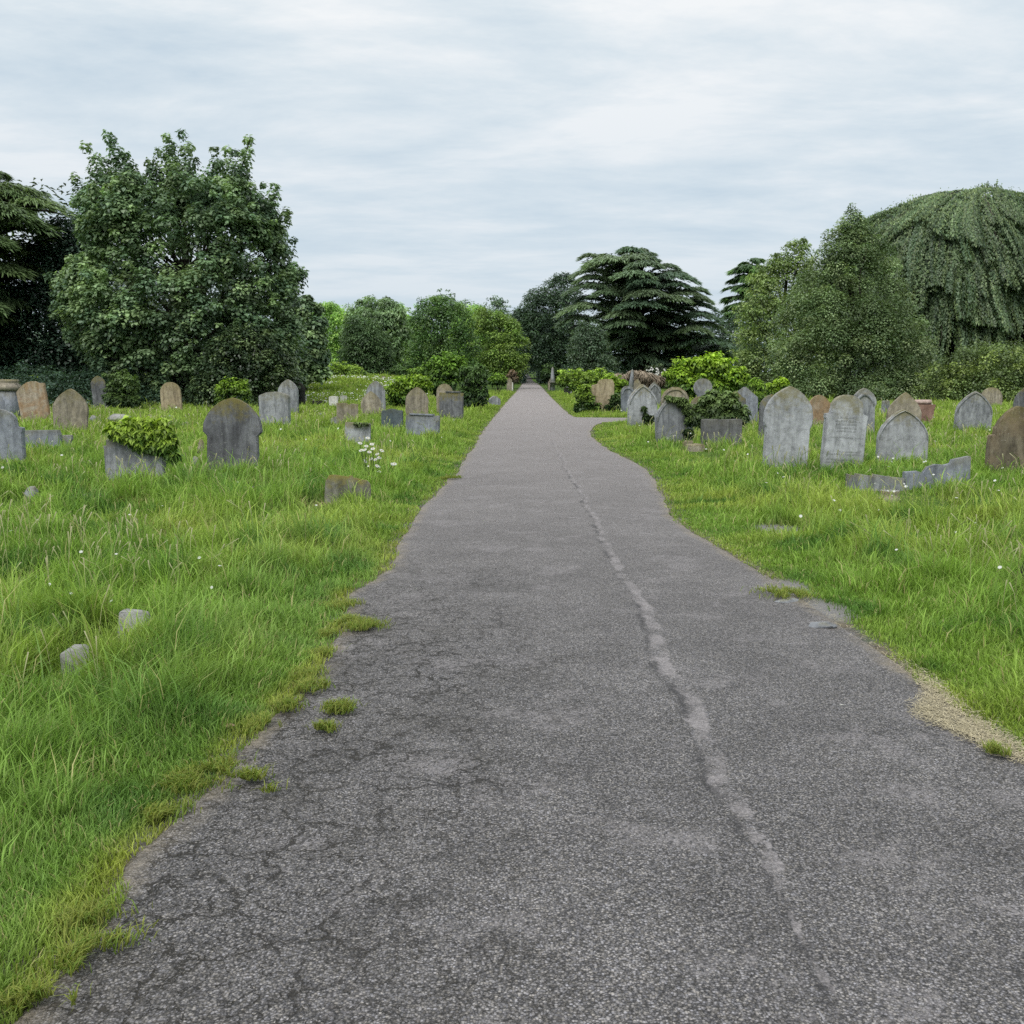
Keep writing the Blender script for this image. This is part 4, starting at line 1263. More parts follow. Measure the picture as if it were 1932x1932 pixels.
def cedar(name, label, Y, profile, cols, n_plates=110, per=260, trunk_u=None, L=.55, W=.13, low=0.0, group=None, trunk_r=.5, front=.42, tiers=11, droop=.08, boughs=None, reach_k=1.0, fill=0):
    env = envelope(profile, Y); P = np.array(sorted(env)); z0, z1 = P[0, 0], P[-1, 0]
    bx = ray(trunk_u, 708)[0] / ray(trunk_u, 708)[1] * Y; bz = float(height(bx, Y))
    Vs, Cs, paths = [], [], []
    paths.append((np.array([(0, 0, -.2), (.1, 0, (z1 - bz) * .4), (0, 0, (z1 - bz) * .8), (0, 0, (z1 - bz) * .98)]), np.array([trunk_r, trunk_r * .7, trunk_r * .35, .05])))
    for k in range(n_plates):
        ti = rng.random() ** .85
        zc = z0 + (z1 - z0) * (np.round(ti * tiers) / tiers) + rng.normal(0, .018) * (z1 - z0)
        zc = min(zc, z1 - .1)
        xl, xr = prof(env, np.array([zc]))
        az = rng.random() * 2 * PI
        if rng.random() < front: az = -PI / 2 + rng.normal(0, 1.25)
        ca, sa = math.cos(az), math.sin(az)
        side = (xr[0] - bx) if ca > 0 else (bx - xl[0])
        other = .5 * (xr[0] - xl[0])
        reach = abs(ca) * side + (1 - abs(ca)) * other
        reach = max(reach, .6) * rng.choice([rng.uniform(.8, 1.06), rng.uniform(.45, .85)], p=[.65, .35]) * reach_k
        m = int(per * (.35 + .65 * min(reach / (other + .1), 1.2)))
        t = .22 + .78 * rng.random(m) ** .75
        lat = rng.normal(0, 1, m) * reach * .13 * (1.15 - .7 * t) + 0
        # sub-fans: sprays bunch into fingers
        fing = np.round(lat / (reach * .07 + .05)) * (reach * .07 + .05)
        lat = lat * .45 + fing * .55
        arch_ = reach * (.07 * np.sin(PI * np.minimum(t, 1)) - droop * t ** 2)
        x = ca * t * reach - sa * lat; y = sa * t * reach + ca * lat
        zz = zc + arch_ + rng.normal(0, .05, m) * (1 + .03 * reach) - np.abs(lat) * .14
        p = np.stack([bx + x, Y + y, zz], 1)
        out = np.stack([ca - sa * lat / (reach * .5 + .1), sa + ca * lat / (reach * .5 + .1), -.04 - .26 * t + 0 * t], 1) + unit(m) * .26
        nn = np.array([0, 0, 1.]) + unit(m) * .35 + .25 * np.stack([ca + 0 * t, sa + 0 * t, 0 * t], 1)
        Vs.append(leaf_arrays(p, nn, out, L * (.6 + .8 * rng.random(m)), W * (.7 + .6 * rng.random(m)), 'lance'))
        c0 = palette(1, cols, .2)
        Cs.append(c0 * (.65 + .6 * rng.random((m, 1))) * (.75 + .45 * t[:, None]))
        if k % 2 == 0:
            tb = np.linspace(0, .9, 5)
            paths.append((np.stack([ca * tb * reach, sa * tb * reach, zc - bz - .1 + reach * (.07 * np.sin(PI * tb) - droop * tb ** 2) - .25 * (1 - tb) * reach * .4], 1), np.linspace(.13, .03, 5)))
    if fill:                                                # leaf fill inside the crown, in a darker leaf colour
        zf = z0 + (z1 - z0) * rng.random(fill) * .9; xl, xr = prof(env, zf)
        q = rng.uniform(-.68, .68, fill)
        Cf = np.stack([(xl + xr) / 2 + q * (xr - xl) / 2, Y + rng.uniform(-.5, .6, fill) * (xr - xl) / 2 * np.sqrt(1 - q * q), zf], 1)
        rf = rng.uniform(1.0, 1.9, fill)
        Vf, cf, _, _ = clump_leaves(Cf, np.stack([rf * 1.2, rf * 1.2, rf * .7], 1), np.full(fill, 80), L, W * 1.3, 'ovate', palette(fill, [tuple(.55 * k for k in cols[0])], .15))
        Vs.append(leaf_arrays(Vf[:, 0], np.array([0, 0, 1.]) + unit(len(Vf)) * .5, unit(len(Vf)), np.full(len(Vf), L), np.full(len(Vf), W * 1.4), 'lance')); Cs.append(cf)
    for x0, x1, yy, dep in (boughs or []):
        hx = (x1 - x0) / 2 * px(Y); cu = (x0 + x1) / 2
        cx = ray(cu, 708)[0] / ray(cu, 708)[1] * Y - bx; cz = zat(yy, Y) - bz
        half = (P[:, 2] - P[:, 1]).max() / 2
        dy = -math.sqrt(max(1 - min(abs(cx) / half, 1) ** 2, .05)) * half * dep
        a_ = math.atan2(dy, cx)                             # bough points away from the trunk
        m = int(330 * hx) + 160
        rr_ = rng.random(m) ** .6; ph = rng.random(m) * 2 * PI
        lx, ly = np.cos(ph) * rr_ * hx, np.sin(ph) * rr_ * hx * .7
        lx = lx + rng.normal(0, .08, m) * hx
        outw = (lx * math.cos(a_) + ly * math.sin(a_)) / hx      # how far towards the tip
        fing = .22 * hx * np.abs(np.sin(ph * 5 + cu)) * rr_
        zz = cz - .22 * hx * np.abs(lx / hx) ** 2 - .20 * hx * np.maximum(outw, 0) ** 1.5 + .10 * hx * (1 - rr_) - fing * .5 + rng.normal(0, .07, m)
        p = np.stack([bx + cx + lx, Y + dy + ly, bz + zz], 1)
        out = np.stack([np.cos(ph) + .7 * math.cos(a_), np.sin(ph) + .7 * math.sin(a_), -.10 - .35 * rr_], 1) + unit(m) * .25
        nn = np.array([0, -.15, 1.]) + unit(m) * .3
        Vs.append(leaf_arrays(p, nn, out, L * (.6 + .8 * rng.random(m)), W * (.7 + .6 * rng.random(m)), 'lance'))
        c0 = palette(1, cols, .18)
        Cs.append(c0 * (.75 + .6 * rng.random((m, 1))) * (.8 + .4 * rr_[:, None]))
        tb = np.linspace(0, 1, 5)[:, None]
        e0 = np.array([0, 0, cz - .35 * hx - 1.0]); e1 = np.array([cx, dy, cz - .25])
        paths.append((e0 + (e1 - e0) * tb + np.array([0, 0, .5]) * np.sin(PI * tb), np.linspace(.16, .04, 5)))
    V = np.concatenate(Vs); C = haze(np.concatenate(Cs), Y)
    ok = V[:, :, 2].min(axis=1) > bz + low
    V, C = V[ok], C[ok]
    t = empty(name, (bx, Y, bz), label, 'tree', group)
    leaves_obj('crown', V - np.array([bx, Y, bz]), C, M_LEAF, t)
    VV, SS, LL = tube_arrays(paths); mesh_np('trunk', VV, SS, LL, M_BARK, None, t, True)
    return t


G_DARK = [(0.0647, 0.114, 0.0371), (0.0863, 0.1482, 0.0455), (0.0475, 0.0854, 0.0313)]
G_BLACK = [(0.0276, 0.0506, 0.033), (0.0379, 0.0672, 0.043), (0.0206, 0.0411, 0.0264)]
G_SYC = [(0.0976, 0.1486, 0.0766), (0.1229, 0.1796, 0.088), (0.0725, 0.1176, 0.0653), (0.1496, 0.209, 0.0965)]
G_MID = [(0.207, 0.3292, 0.0845), (0.167, 0.2792, 0.0799), (0.2671, 0.3908, 0.0939)]
G_BRIGHT = [(.125, .235, .035), (.15, .26, .04), (.10, .20, .035)]
G_OLIVE = [(0.1522, 0.2054, 0.0728), (0.1276, 0.1794, 0.0676), (0.1885, 0.2405, 0.091)]
G_HOLM = [(0.1103, 0.1598, 0.07), (0.1344, 0.1858, 0.086), (0.0798, 0.121, 0.055), (0.1628, 0.2052, 0.1)]
G_CEDAR = [(0.0725, 0.1075, 0.0575), (0.09, 0.125, 0.065), (0.055, 0.0875, 0.0525)]
G_GREY = [(0.074, 0.108, 0.0626), (0.0569, 0.091, 0.0512)]

# --- left group
cedar('cedar_tree', 'pale green cedar with feathery fronds at the left edge', 59,
      [(322, -60, 20), (342, -130, 75), (365, -190, 140), (400, -230, 165), (460, -240, 160), (540, -240, 120), (640, -240, 80), (740, -240, 60)],
      [(.075, .112, .048), (.092, .13, .054), (.055, .088, .042)], 170, 330, trunk_u=-20, L=.5, W=.11, tiers=9, fill=60,
      boughs=[(-40, 60, 350, .1), (20, 120, 372, .2), (60, 160, 388, .3), (-30, 80, 398, .6), (30, 130, 412, .6), (-40, 60, 440, .8), (60, 150, 432, .5), (10, 110, 468, .8), (-40, 50, 500, .9), (40, 120, 520, .7), (-40, 40, 560, .9), (20, 90, 585, .8), (-40, 40, 630, .9)])
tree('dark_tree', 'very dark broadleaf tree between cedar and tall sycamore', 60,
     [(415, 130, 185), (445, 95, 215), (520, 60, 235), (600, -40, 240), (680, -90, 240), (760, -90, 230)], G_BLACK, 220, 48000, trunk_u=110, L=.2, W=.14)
tree('sycamore_tree', 'tall spreading sycamore with spiky top on the left', 54,
     [(345, 215, 490), (365, 190, 515), (395, 165, 540), (430, 168, 550), (480, 185, 552), (520, 135, 560), (600, 120, 565), (660, 160, 575), (710, 195, 570), (764, 215, 560)],
     G_SYC, 520, 112000, rc=(.035, .075), L=.17, W=.155, shape='lobed', trunk_u=350, trunk_r=.35, limb_n=40, shell=.3, up=.9, droop=.5,
     spike_w=1.1,
     spikes=[(235, 250, 110), (240, 262, 110), (262, 290, 80), (322, 252, 120), (330, 262, 110), (366, 250, 120), (372, 268, 110), (345, 280, 90), (430, 275, 110), (425, 285, 90), (490, 268, 110), (480, 282, 100), (455, 282, 90), (203, 282, 100), (212, 300, 80), (172, 335, 80), (530, 350, 70), (552, 398, 60), (562, 500, 50), (572, 505, 30), (128, 585, 40), (122, 520, 40), (575, 600, 40), (300, 300, 60)])
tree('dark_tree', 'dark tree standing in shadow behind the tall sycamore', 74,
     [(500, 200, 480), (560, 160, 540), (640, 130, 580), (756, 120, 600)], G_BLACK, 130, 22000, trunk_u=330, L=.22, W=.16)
tree('holly_bush', 'dark glossy holly shrub under the sycamore', 50,
     [(618, 445, 490), (650, 405, 530), (690, 375, 555), (730, 362, 562), (772, 362, 560)], [(.024, .042, .02), (.04, .065, .028), (.085, .12, .05)], 110, 24000, trunk_u=460, L=.15, W=.10, mat=M_GLOSSY_LEAF, cat='shrub', trunk_r=.1, sprig=2.5, rc=(.07, .15))
tree('young_sycamore', 'smaller sycamore half hidden right of the tall one', 68,
     [(556, 555, 590), (600, 530, 615), (650, 515, 622), (716, 520, 622)], G_SYC, 80, 14000, rc=(.12, .2), shape='lobed', L=.24, W=.2, trunk_u=575, trunk_r=.2)
tree('bramble_thicket', 'low dark undergrowth below the dark tree on the left', 51,
     [(700, -20, 60), (712, -110, 200), (740, -130, 300), (768, -130, 380)], G_BLACK, 110, 18000, rc=(.04, .08), trunk_u=80, sprig=1.6, L=.14, W=.1, cat='thicket', trunk_r=.05, limb_n=6)

# --- left background, beyond the meadow
GB = 'trees beyond the meadow'
tree('leafy_tree', 'light green tree beyond the meadow, leftmost of the row', 118,
     [(574, 600, 635), (600, 580, 655), (650, 570, 665), (712, 570, 668)], G_MID, 100, 16000, trunk_u=617, group=GB)
tree('dark_bushy_tree', 'dense dark green tree rising before the willow like one', 104,
     [(598, 665, 705), (630, 648, 728), (670, 640, 742), (714, 640, 745)], [(.06, .10, .038), (.048, .085, .034)], 90, 16000, trunk_u=690, group=GB)
tree('willow_tree', 'pale drooping willow like tree beyond the meadow', 116,
     [(563, 690, 735), (585, 662, 765), (620, 650, 775), (665, 648, 780), (714, 650, 780)], [(.14, .205, .10), (.12, .185, .085), (.155, .22, .105)], 140, 24000, rc=(.08, .15), trunk_u=715, shape='lance', L=.35, W=.12, droop=1.3, group=GB)
tree('leafy_tree', 'broad mid green tree left of the lime yellow tree', 108,
     [(560, 800, 850), (580, 785, 880), (620, 770, 902), (670, 765, 905), (714, 768, 900)], [(.07, .13, .038), (.09, .15, .042), (.055, .105, .034)], 120, 18000, rc=(.08, .15), trunk_u=838, group=GB)
tree('lime_tree', 'bright yellow green tree beside the far road', 122,
     [(584, 905, 945), (605, 890, 972), (640, 885, 996), (668, 888, 1000), (700, 905, 995), (716, 930, 985)], [(.14, .205, .045), (.165, .235, .05), (.11, .175, .04)], 110, 16000, rc=(.09, .16), trunk_u=965, group=GB, shell=.4)
tree('leafy_tree', 'green tree filling the gap left of the willow like tree', 138,
     [(576, 625, 672), (595, 610, 690), (640, 600, 700), (712, 600, 700)], G_MID, 80, 12000, trunk_u=650, group=GB)
tree('leafy_tree', 'green tree filling the gap right of the willow like tree', 138,
     [(577, 750, 790), (595, 735, 808), (640, 728, 815), (712, 728, 815)], G_MID, 80, 12000, trunk_u=772, group=GB)
tree('leafy_tree', 'green tree between the broad green tree and the lime tree', 140,
     [(578, 868, 905), (600, 855, 920), (640, 850, 930), (712, 850, 930)], G_MID, 80, 12000, trunk_u=890, group=GB)
tree('round_top_tree', 'far dark dome of a tree top above the broad green tree', 190,
     [(547, 832, 848), (560, 820, 862), (590, 812, 872), (640, 810, 880), (712, 810, 880)], G_DARK, 60, 7000, trunk_u=842, group=GB)
tree('dark_bushy_tree', 'far dark spreading tree behind the lime yellow tree', 180,
     [(567, 850, 885), (580, 845, 912), (610, 840, 930), (712, 840, 940)], G_DARK, 60, 8000, trunk_u=885, group=GB)
tree('round_top_tree', 'far blue green round tree left of the dark beech', 235,
     [(561, 926, 946), (574, 912, 960), (600, 906, 968), (650, 906, 970), (700, 915, 965)], G_SYC, 60, 7000, trunk_u=938, group=GB)
tree('dark_beech', 'massive dark beech overhanging the end of the road', 172,
     [(520, 1052, 1072), (535, 1028, 1085), (560, 990, 1095), (590, 972, 1105), (630, 964, 1120), (665, 970, 1125), (690, 1000, 1125), (714, 1022, 1120)], [(.036, .064, .028), (.046, .080, .034), (.028, .050, .024)], 190, 34000, rc=(.08, .15), trunk_u=1052, trunk_r=.5)
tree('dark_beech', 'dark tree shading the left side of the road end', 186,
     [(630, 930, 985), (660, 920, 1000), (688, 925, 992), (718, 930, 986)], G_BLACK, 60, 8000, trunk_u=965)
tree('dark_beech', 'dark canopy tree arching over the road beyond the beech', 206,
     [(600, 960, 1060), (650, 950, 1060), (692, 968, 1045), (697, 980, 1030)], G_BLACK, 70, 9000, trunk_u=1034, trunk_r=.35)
tree('dark_beech', 'canopy added to shade the far end of the road', 240,
     [(590, 940, 1075), (650, 930, 1080), (690, 950, 1060), (701, 985, 1022)], G_BLACK, 90, 9000, trunk_u=1038, trunk_r=.35)  # this canopy and the next are added to darken the road below
tree('dark_beech', 'last dark tree added to shade the far end of the road', 285,
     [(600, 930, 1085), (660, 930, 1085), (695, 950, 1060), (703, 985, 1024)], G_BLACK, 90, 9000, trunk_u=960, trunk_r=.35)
tree('shade_bush', 'dark bushes added for shade left of the road end', 196,
     [(690, 945, 985), (705, 938, 991), (724, 938, 991)], G_BLACK, 50, 5000, trunk_u=965, cat='bush', trunk_r=.05)  # both bushes added for the dark road sides, shade in near-black leaves
tree('shade_bush', 'dark bushes added for shade right of the road end', 190,
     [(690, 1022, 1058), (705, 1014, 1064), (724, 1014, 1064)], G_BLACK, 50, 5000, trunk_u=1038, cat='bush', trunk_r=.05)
tree('blue_tree', 'hazy blue green tree seen through the dark arch', 450,
     [(640, 930, 1060), (680, 920, 1075), (700, 920, 1080)], [(.05, .085, .08)], 50, 6000, trunk_u=1002)

# --- right background
cedar('cedar_tree', 'large layered cedar of spreading plates right of the road', 130,
      [(470, 1175, 1200), (478, 1125, 1222), (490, 1092, 1226), (520, 1090, 1265), (540, 1078, 1300), (566, 1074, 1322), (600, 1080, 1335), (640, 1072, 1352), (670, 1075, 1368), (705, 1090, 1385)],
      G_CEDAR, 170, 330, trunk_u=1205, L=.62, W=.19, trunk_r=.7, tiers=9, droop=.08, reach_k=.82, fill=80,
      boughs=[(1160, 1201, 473, 0.2), (1092, 1124, 485, 0.3), (1124, 1152, 482, 0.0), (1201, 1225, 484, 0.3), (1146, 1225, 492, 0.5), (1094, 1179, 497, 0.6), (1075, 1146, 513, 0.3), (1168, 1228, 509, 0.8), (1225, 1266, 507, 0.4), (1141, 1212, 527, 0.9), (1212, 1299, 527, 0.6), (1081, 1141, 528, 0.5), (1059, 1152, 544, 0.6), (1168, 1217, 542, 0.95), (1225, 1283, 544, 0.7), (1286, 1324, 548, 0.3), (1108, 1152, 559, 0.8), (1165, 1236, 562, 1.0), (1234, 1313, 558, 0.7), (1051, 1141, 580, 0.7), (1146, 1231, 580, 1.0), (1217, 1277, 572, 0.95), (1261, 1335, 577, 0.6), (1048, 1124, 602, 0.7), (1130, 1190, 598, 1.0), (1256, 1343, 598, 0.8), (1275, 1354, 614, 0.7), (1133, 1195, 613, 1.0), (1261, 1316, 624, 0.9), (1261, 1368, 641, 0.8), (1307, 1370, 656, 0.7), (1135, 1174, 626, 0.95), (1316, 1373, 665, 0.6), (1070, 1119, 618, 0.6), (1193, 1228, 496, 0.5), (1234, 1294, 516, 0.2), (1283, 1332, 566, 0.4), (1081, 1130, 565, 0.5)])
cedar('cedar_tree', 'smaller dark cedar behind the olive green tree', 142,
      [(490, 1385, 1432), (505, 1370, 1440), (540, 1362, 1452), (580, 1345, 1462), (630, 1340, 1470)], G_DARK, 110, 200, trunk_u=1412, L=.85, W=.22, tiers=8)
tree('grey_green_tree', 'slim grey green tree in front of the large cedar', 100,
     [(603, 1100, 1122), (630, 1080, 1140), (665, 1070, 1150), (700, 1064, 1165), (730, 1066, 1165)], G_GREY, 80, 10000, trunk_u=1110)
tree('dark_bushy_tree', 'dark tree filling the gap between cedar and olive tree', 136,
     [(588, 1345, 1400), (620, 1330, 1420), (670, 1320, 1430), (728, 1310, 1430)], [(.04, .07, .034), (.032, .058, .03)], 70, 9000, trunk_u=1375)
tree('dark_bushy_tree', 'dark understorey tree in the shade of the large cedar', 140,
     [(555, 1160, 1270), (600, 1130, 1320), (660, 1110, 1350), (728, 1100, 1360)], G_BLACK, 130, 17000, trunk_u=1250)
tree('olive_tree', 'pale olive green feathery tree left of the holm oak', 76,
     [(455, 1492, 1506), (475, 1462, 1520), (500, 1430, 1530), (540, 1402, 1545), (590, 1382, 1560), (650, 1378, 1570), (700, 1380, 1570), (748, 1390, 1560)], G_OLIVE, 190, 30000, rc=(.07, .13), trunk_u=1470, L=.2, W=.13,
     spikes=[(1500, 452, 50), (1455, 478, 50), (1425, 500, 40), (1520, 490, 40)])
tree('holm_oak', 'dense conical holm oak with a thin spire on the right', 66,
     [(405, 1587, 1602), (425, 1570, 1622), (455, 1542, 1650), (500, 1522, 1676), (550, 1492, 1696), (600, 1468, 1722), (650, 1450, 1748), (700, 1445, 1757), (740, 1455, 1752), (760, 1470, 1740)],
     G_HOLM, 300, 80000, rc=(.055, .10), trunk_u=1600, L=.15, W=.10, sprig=.5, up=1.0, spikes=[(1596, 386, 50), (1575, 425, 30)], shell=.8)


def weeping():
    Y = 84
    def lobes(az, z):
        # arching boughs: each tier swells outwards and is then undercut
        ph = z / 4.4 + 2.4 * vnoise(az * 2.3, az * 0 + 2.2, 131) + .8 * vnoise(az * 5, z * .3, 133)
        fr = ph - np.floor(ph)
        return .88 + .15 * (1 - fr) ** 1.1 + .12 * (vnoise(az * 4.2, z * .16, 137) - .5)
    prof_px = [(360, 1810, 1860), (368, 1740, 1890), (380, 1690, 1915), (405, 1640, 1945), (440, 1590, 1980), (480, 1565, 2010), (540, 1548, 2040), (620, 1545, 2060), (700, 1550, 2060)]
    env = envelope(prof_px, Y); P = np.array(sorted(env)); z1 = P[-1, 0]
    bx = ray(1830, 708)[0] / ray(1830, 708)[1] * Y; bz = float(height(bx, Y))
    zt = zat(440, Y)
    Vs, Cs, tw = [], [], []
    locks = []
    for k in range(260):
        az = rng.random() * 2 * PI
        if rng.random() < .62: az = -PI / 2 + rng.normal(0, 1.05)
        q = rng.random() ** 1.15
        hem = rng.uniform(655, 715) if math.cos(az) < .05 else rng.uniform(530, 640)
        locks.append((az, zat(362, Y) - (zat(362, Y) - zat(560, Y)) * q, rng.uniform(3.0, 12), rng.uniform(.80, 1.03) if q > .25 else rng.uniform(.93, 1.01), rng.uniform(.62, 1.32), zat(hem, Y), rng.uniform(.28, .55)))
    n = 3700
    for k in range(n):
        # locks of strands start on the dome, trail down its surface and hang free; every lock is a thick rope of leaves
        laz, lz, lln, lrad, lcol, lhem, lth = locks[k % len(locks)]
        ph = rng.random() * 2 * PI; off_r = lth * rng.random() ** .5
        z = lz + rng.normal(0, .3)
        ln = min(lln * rng.uniform(.55, 1.1), z - lhem + rng.uniform(0, .8))
        if ln < .6: continue
        m = max(int(ln / .062), 6)
        s = np.linspace(0, ln, m)
        zz = z - s * (.8 + .2 * s / ln)
        xl, xr = prof(env, np.maximum(zz, zat(640, Y)))
        cx, a = (xl + xr) / 2, (xr - xl) / 2
        aw = laz + .015 * np.sin(s * .9 + laz * 5)
        rr = a * (.3 + .7 * lrad) * lobes(aw, zz)
        tp = (1 - .55 * (s / ln) ** 1.5)                    # locks thin out towards their tips
        ox, oy = math.cos(ph) * off_r, math.sin(ph) * off_r
        p = np.stack([cx + np.cos(aw) * rr + ox * tp, Y + np.sin(aw) * rr * .8 + oy * tp, zz], 1) + rng.normal(0, .055, (m, 3))
        dv = np.stack([np.cos(aw) * .5 + math.cos(ph), np.sin(aw) * .5 + math.sin(ph), .45 + 0 * s], 1)
        nn = dv + unit(m) * .5
        dd = np.array([0, 0, -1.0]) + unit(m) * .42
        Vs.append(leaf_arrays(p, nn, dd, .20 * (.6 + .8 * rng.random(m)), .105 * (.6 + .8 * rng.random(m)), 'ovate'))
        c0 = palette(1, [(.082, .118, .054), (.064, .098, .048), (.10, .134, .058), (.050, .080, .042)], .14) * lcol
        top_light = np.clip((zz - zat(470, Y)) / (zat(370, Y) - zat(470, Y)), 0, 1)[:, None]  # light on the crown top painted in as paler, yellower leaves
        Cs.append(c0 * (.7 + .6 * rng.random((m, 1))) * (1 + .25 * top_light * np.array([1.1, 1., .6])))
        if k % 150 == 0 and m > 18:
            tw.append((np.stack([p[::6, 0] - bx, p[::6, 1] - Y - .3, p[::6, 2] - bz], 1), np.linspace(.04, .015, len(p[::6]))))
    for k in range(900):
        # loose short strands that blur the locks together
        az = rng.random() * 2 * PI
        if rng.random() < .62: az = -PI / 2 + rng.normal(0, 1.1)
        z = zat(361, Y) - (zat(361, Y) - zat(600, Y)) * rng.random() ** 1.3
        ln = rng.uniform(.8, 3.6); m = int(ln / .085) + 3
        s = np.linspace(0, ln, m); zz = z - s * .85
        xl, xr = prof(env, zz); cx, a = (xl + xr) / 2, (xr - xl) / 2
        if math.cos(az) > .05 and zz[-1] < zat(560, Y): continue
        aw = az + rng.normal(0, .04) * s / ln; rr = a * rng.uniform(.95, 1.03) * lobes(aw, zz)
        p = np.stack([cx + np.cos(aw) * rr, Y + np.sin(aw) * rr * .8, zz], 1) + rng.normal(0, .14, (m, 3))
        dv = np.stack([np.cos(aw), np.sin(aw), .7 + 0 * s], 1)
        Vs.append(leaf_arrays(p, dv + unit(m) * .6, np.array([0, 0, -1.0]) + unit(m) * .7, .20 * (.6 + .8 * rng.random(m)), .11 * (.6 + .8 * rng.random(m)), 'ovate'))
        top_light = np.clip((zz - zat(470, Y)) / (zat(370, Y) - zat(470, Y)), 0, 1)[:, None]  # same painted top light on the loose strands
        Cs.append(palette(1, [(.074, .108, .05), (.058, .09, .044), (.094, .128, .056)], .2) * (.7 + .6 * rng.random((m, 1))) * (1 + .3 * top_light * np.array([1.1, 1., .6])))
    # leafy inner crown under the curtains
    m = 150
    zz = zat(375, Y) - (zat(375, Y) - zat(520, Y)) * rng.random(m) ** 1.2
    xl, xr = prof(env, zz); cx, a = (xl + xr) / 2, (xr - xl) / 2
    x_ = rng.uniform(-1, 1, m) * .86; y_ = -np.sqrt(1 - x_ ** 2) * rng.uniform(-.7, .9, m) * .8
    Ci = np.stack([cx + x_ * a, Y + y_ * a, zz - .9], 1)
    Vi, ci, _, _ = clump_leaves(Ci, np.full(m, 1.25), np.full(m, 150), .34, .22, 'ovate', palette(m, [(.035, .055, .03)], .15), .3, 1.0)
    Vs.append(Vi); Cs.append(ci)
    V = np.concatenate(Vs); C = np.concatenate(Cs)
    ok = V[:, :, 2].min(axis=1) > bz + .3
    V, C = V[ok], C[ok]
    t = empty('weeping_beech', (bx, Y, bz), 'huge weeping beech with hanging curtains of leaves at right', 'tree')
    leaves_obj('crown', V - np.array([bx, Y, bz]), C, M_LEAF, t)
    paths = [(np.array([(0, 0, -.2), (.2, 0, 4), (0, 0, 9), (.2, 0, z1 - bz - .8)]), np.array([.6, .5, .35, .08]))] + [q for q in tw if len(q[0]) > 2]
    for k in range(14):
        az = rng.random() * 2 * PI
        paths.append((np.array([(0, 0, 5 + k * .4), (math.cos(az) * 2.5, math.sin(az) * 2, 9 + .3 * k), (math.cos(az) * 5, math.sin(az) * 4, 9.5 + .2 * k), (math.cos(az) * 6.5, math.sin(az) * 5, 7)]), np.array([.25, .18, .1, .03])))
    VV, SS, LL = tube_arrays(paths); mesh_np('trunk', VV, SS, LL, M_BARK, None, t, True)


weeping()
tree('dark_tree', 'dark tree with its shadow painted in, behind the weeping beech', 98,
     [(520, 1740, 1990), (580, 1640, 2080), (660, 1600, 2100), (748, 1600, 2100)], [(.010, .015, .010), (.013, .019, .012)], 220, 44000, trunk_u=1860, L=.42, W=.32)  # deep shade under the beech put into these near-black leaf colours
tree('dark_tree', 'dark tree filling the gap behind olive tree and holm oak', 104,
     [(540, 1420, 1560), (590, 1390, 1640), (660, 1370, 1680), (740, 1370, 1690)], [(.05, .08, .04), (.04, .065, .035)], 120, 20000, trunk_u=1500)
tree('bramble_thicket', 'sprawling green bramble thicket below the weeping beech', 60,
     [(652, 1850, 1905), (664, 1815, 1990), (680, 1775, 2040), (700, 1750, 2060), (735, 1735, 2070), (762, 1740, 2070)],
     [(.10, .14, .05), (.13, .175, .06), (.07, .10, .04), (.17, .22, .06)], 150, 28000, rc=(.05, .09), trunk_u=1870, L=.15, W=.10, cat='thicket', trunk_r=.06, limb_n=14, shell=.35)
tree('bramble_thicket', 'dark bramble bank at the foot of the holm oak', 63,
     [(715, 1660, 1790), (735, 1600, 1830), (766, 1590, 1850)], G_HOLM, 50, 8000, rc=(.07, .12), trunk_u=1720, L=.13, W=.09, cat='thicket', trunk_r=.04, limb_n=5)
tree('far_woodland', 'distant wood closing the horizon behind all the trees', 300,
     [(628, -700, 2700), (650, -800, 2800), (706, -800, 2800)], [(.05, .09, .05), (.04, .075, .045), (.065, .105, .05)], 900, 60000, rc=(.006, .010), trunk_u=800, L=1.7, W=1.3, deep=.04, limb_n=2)

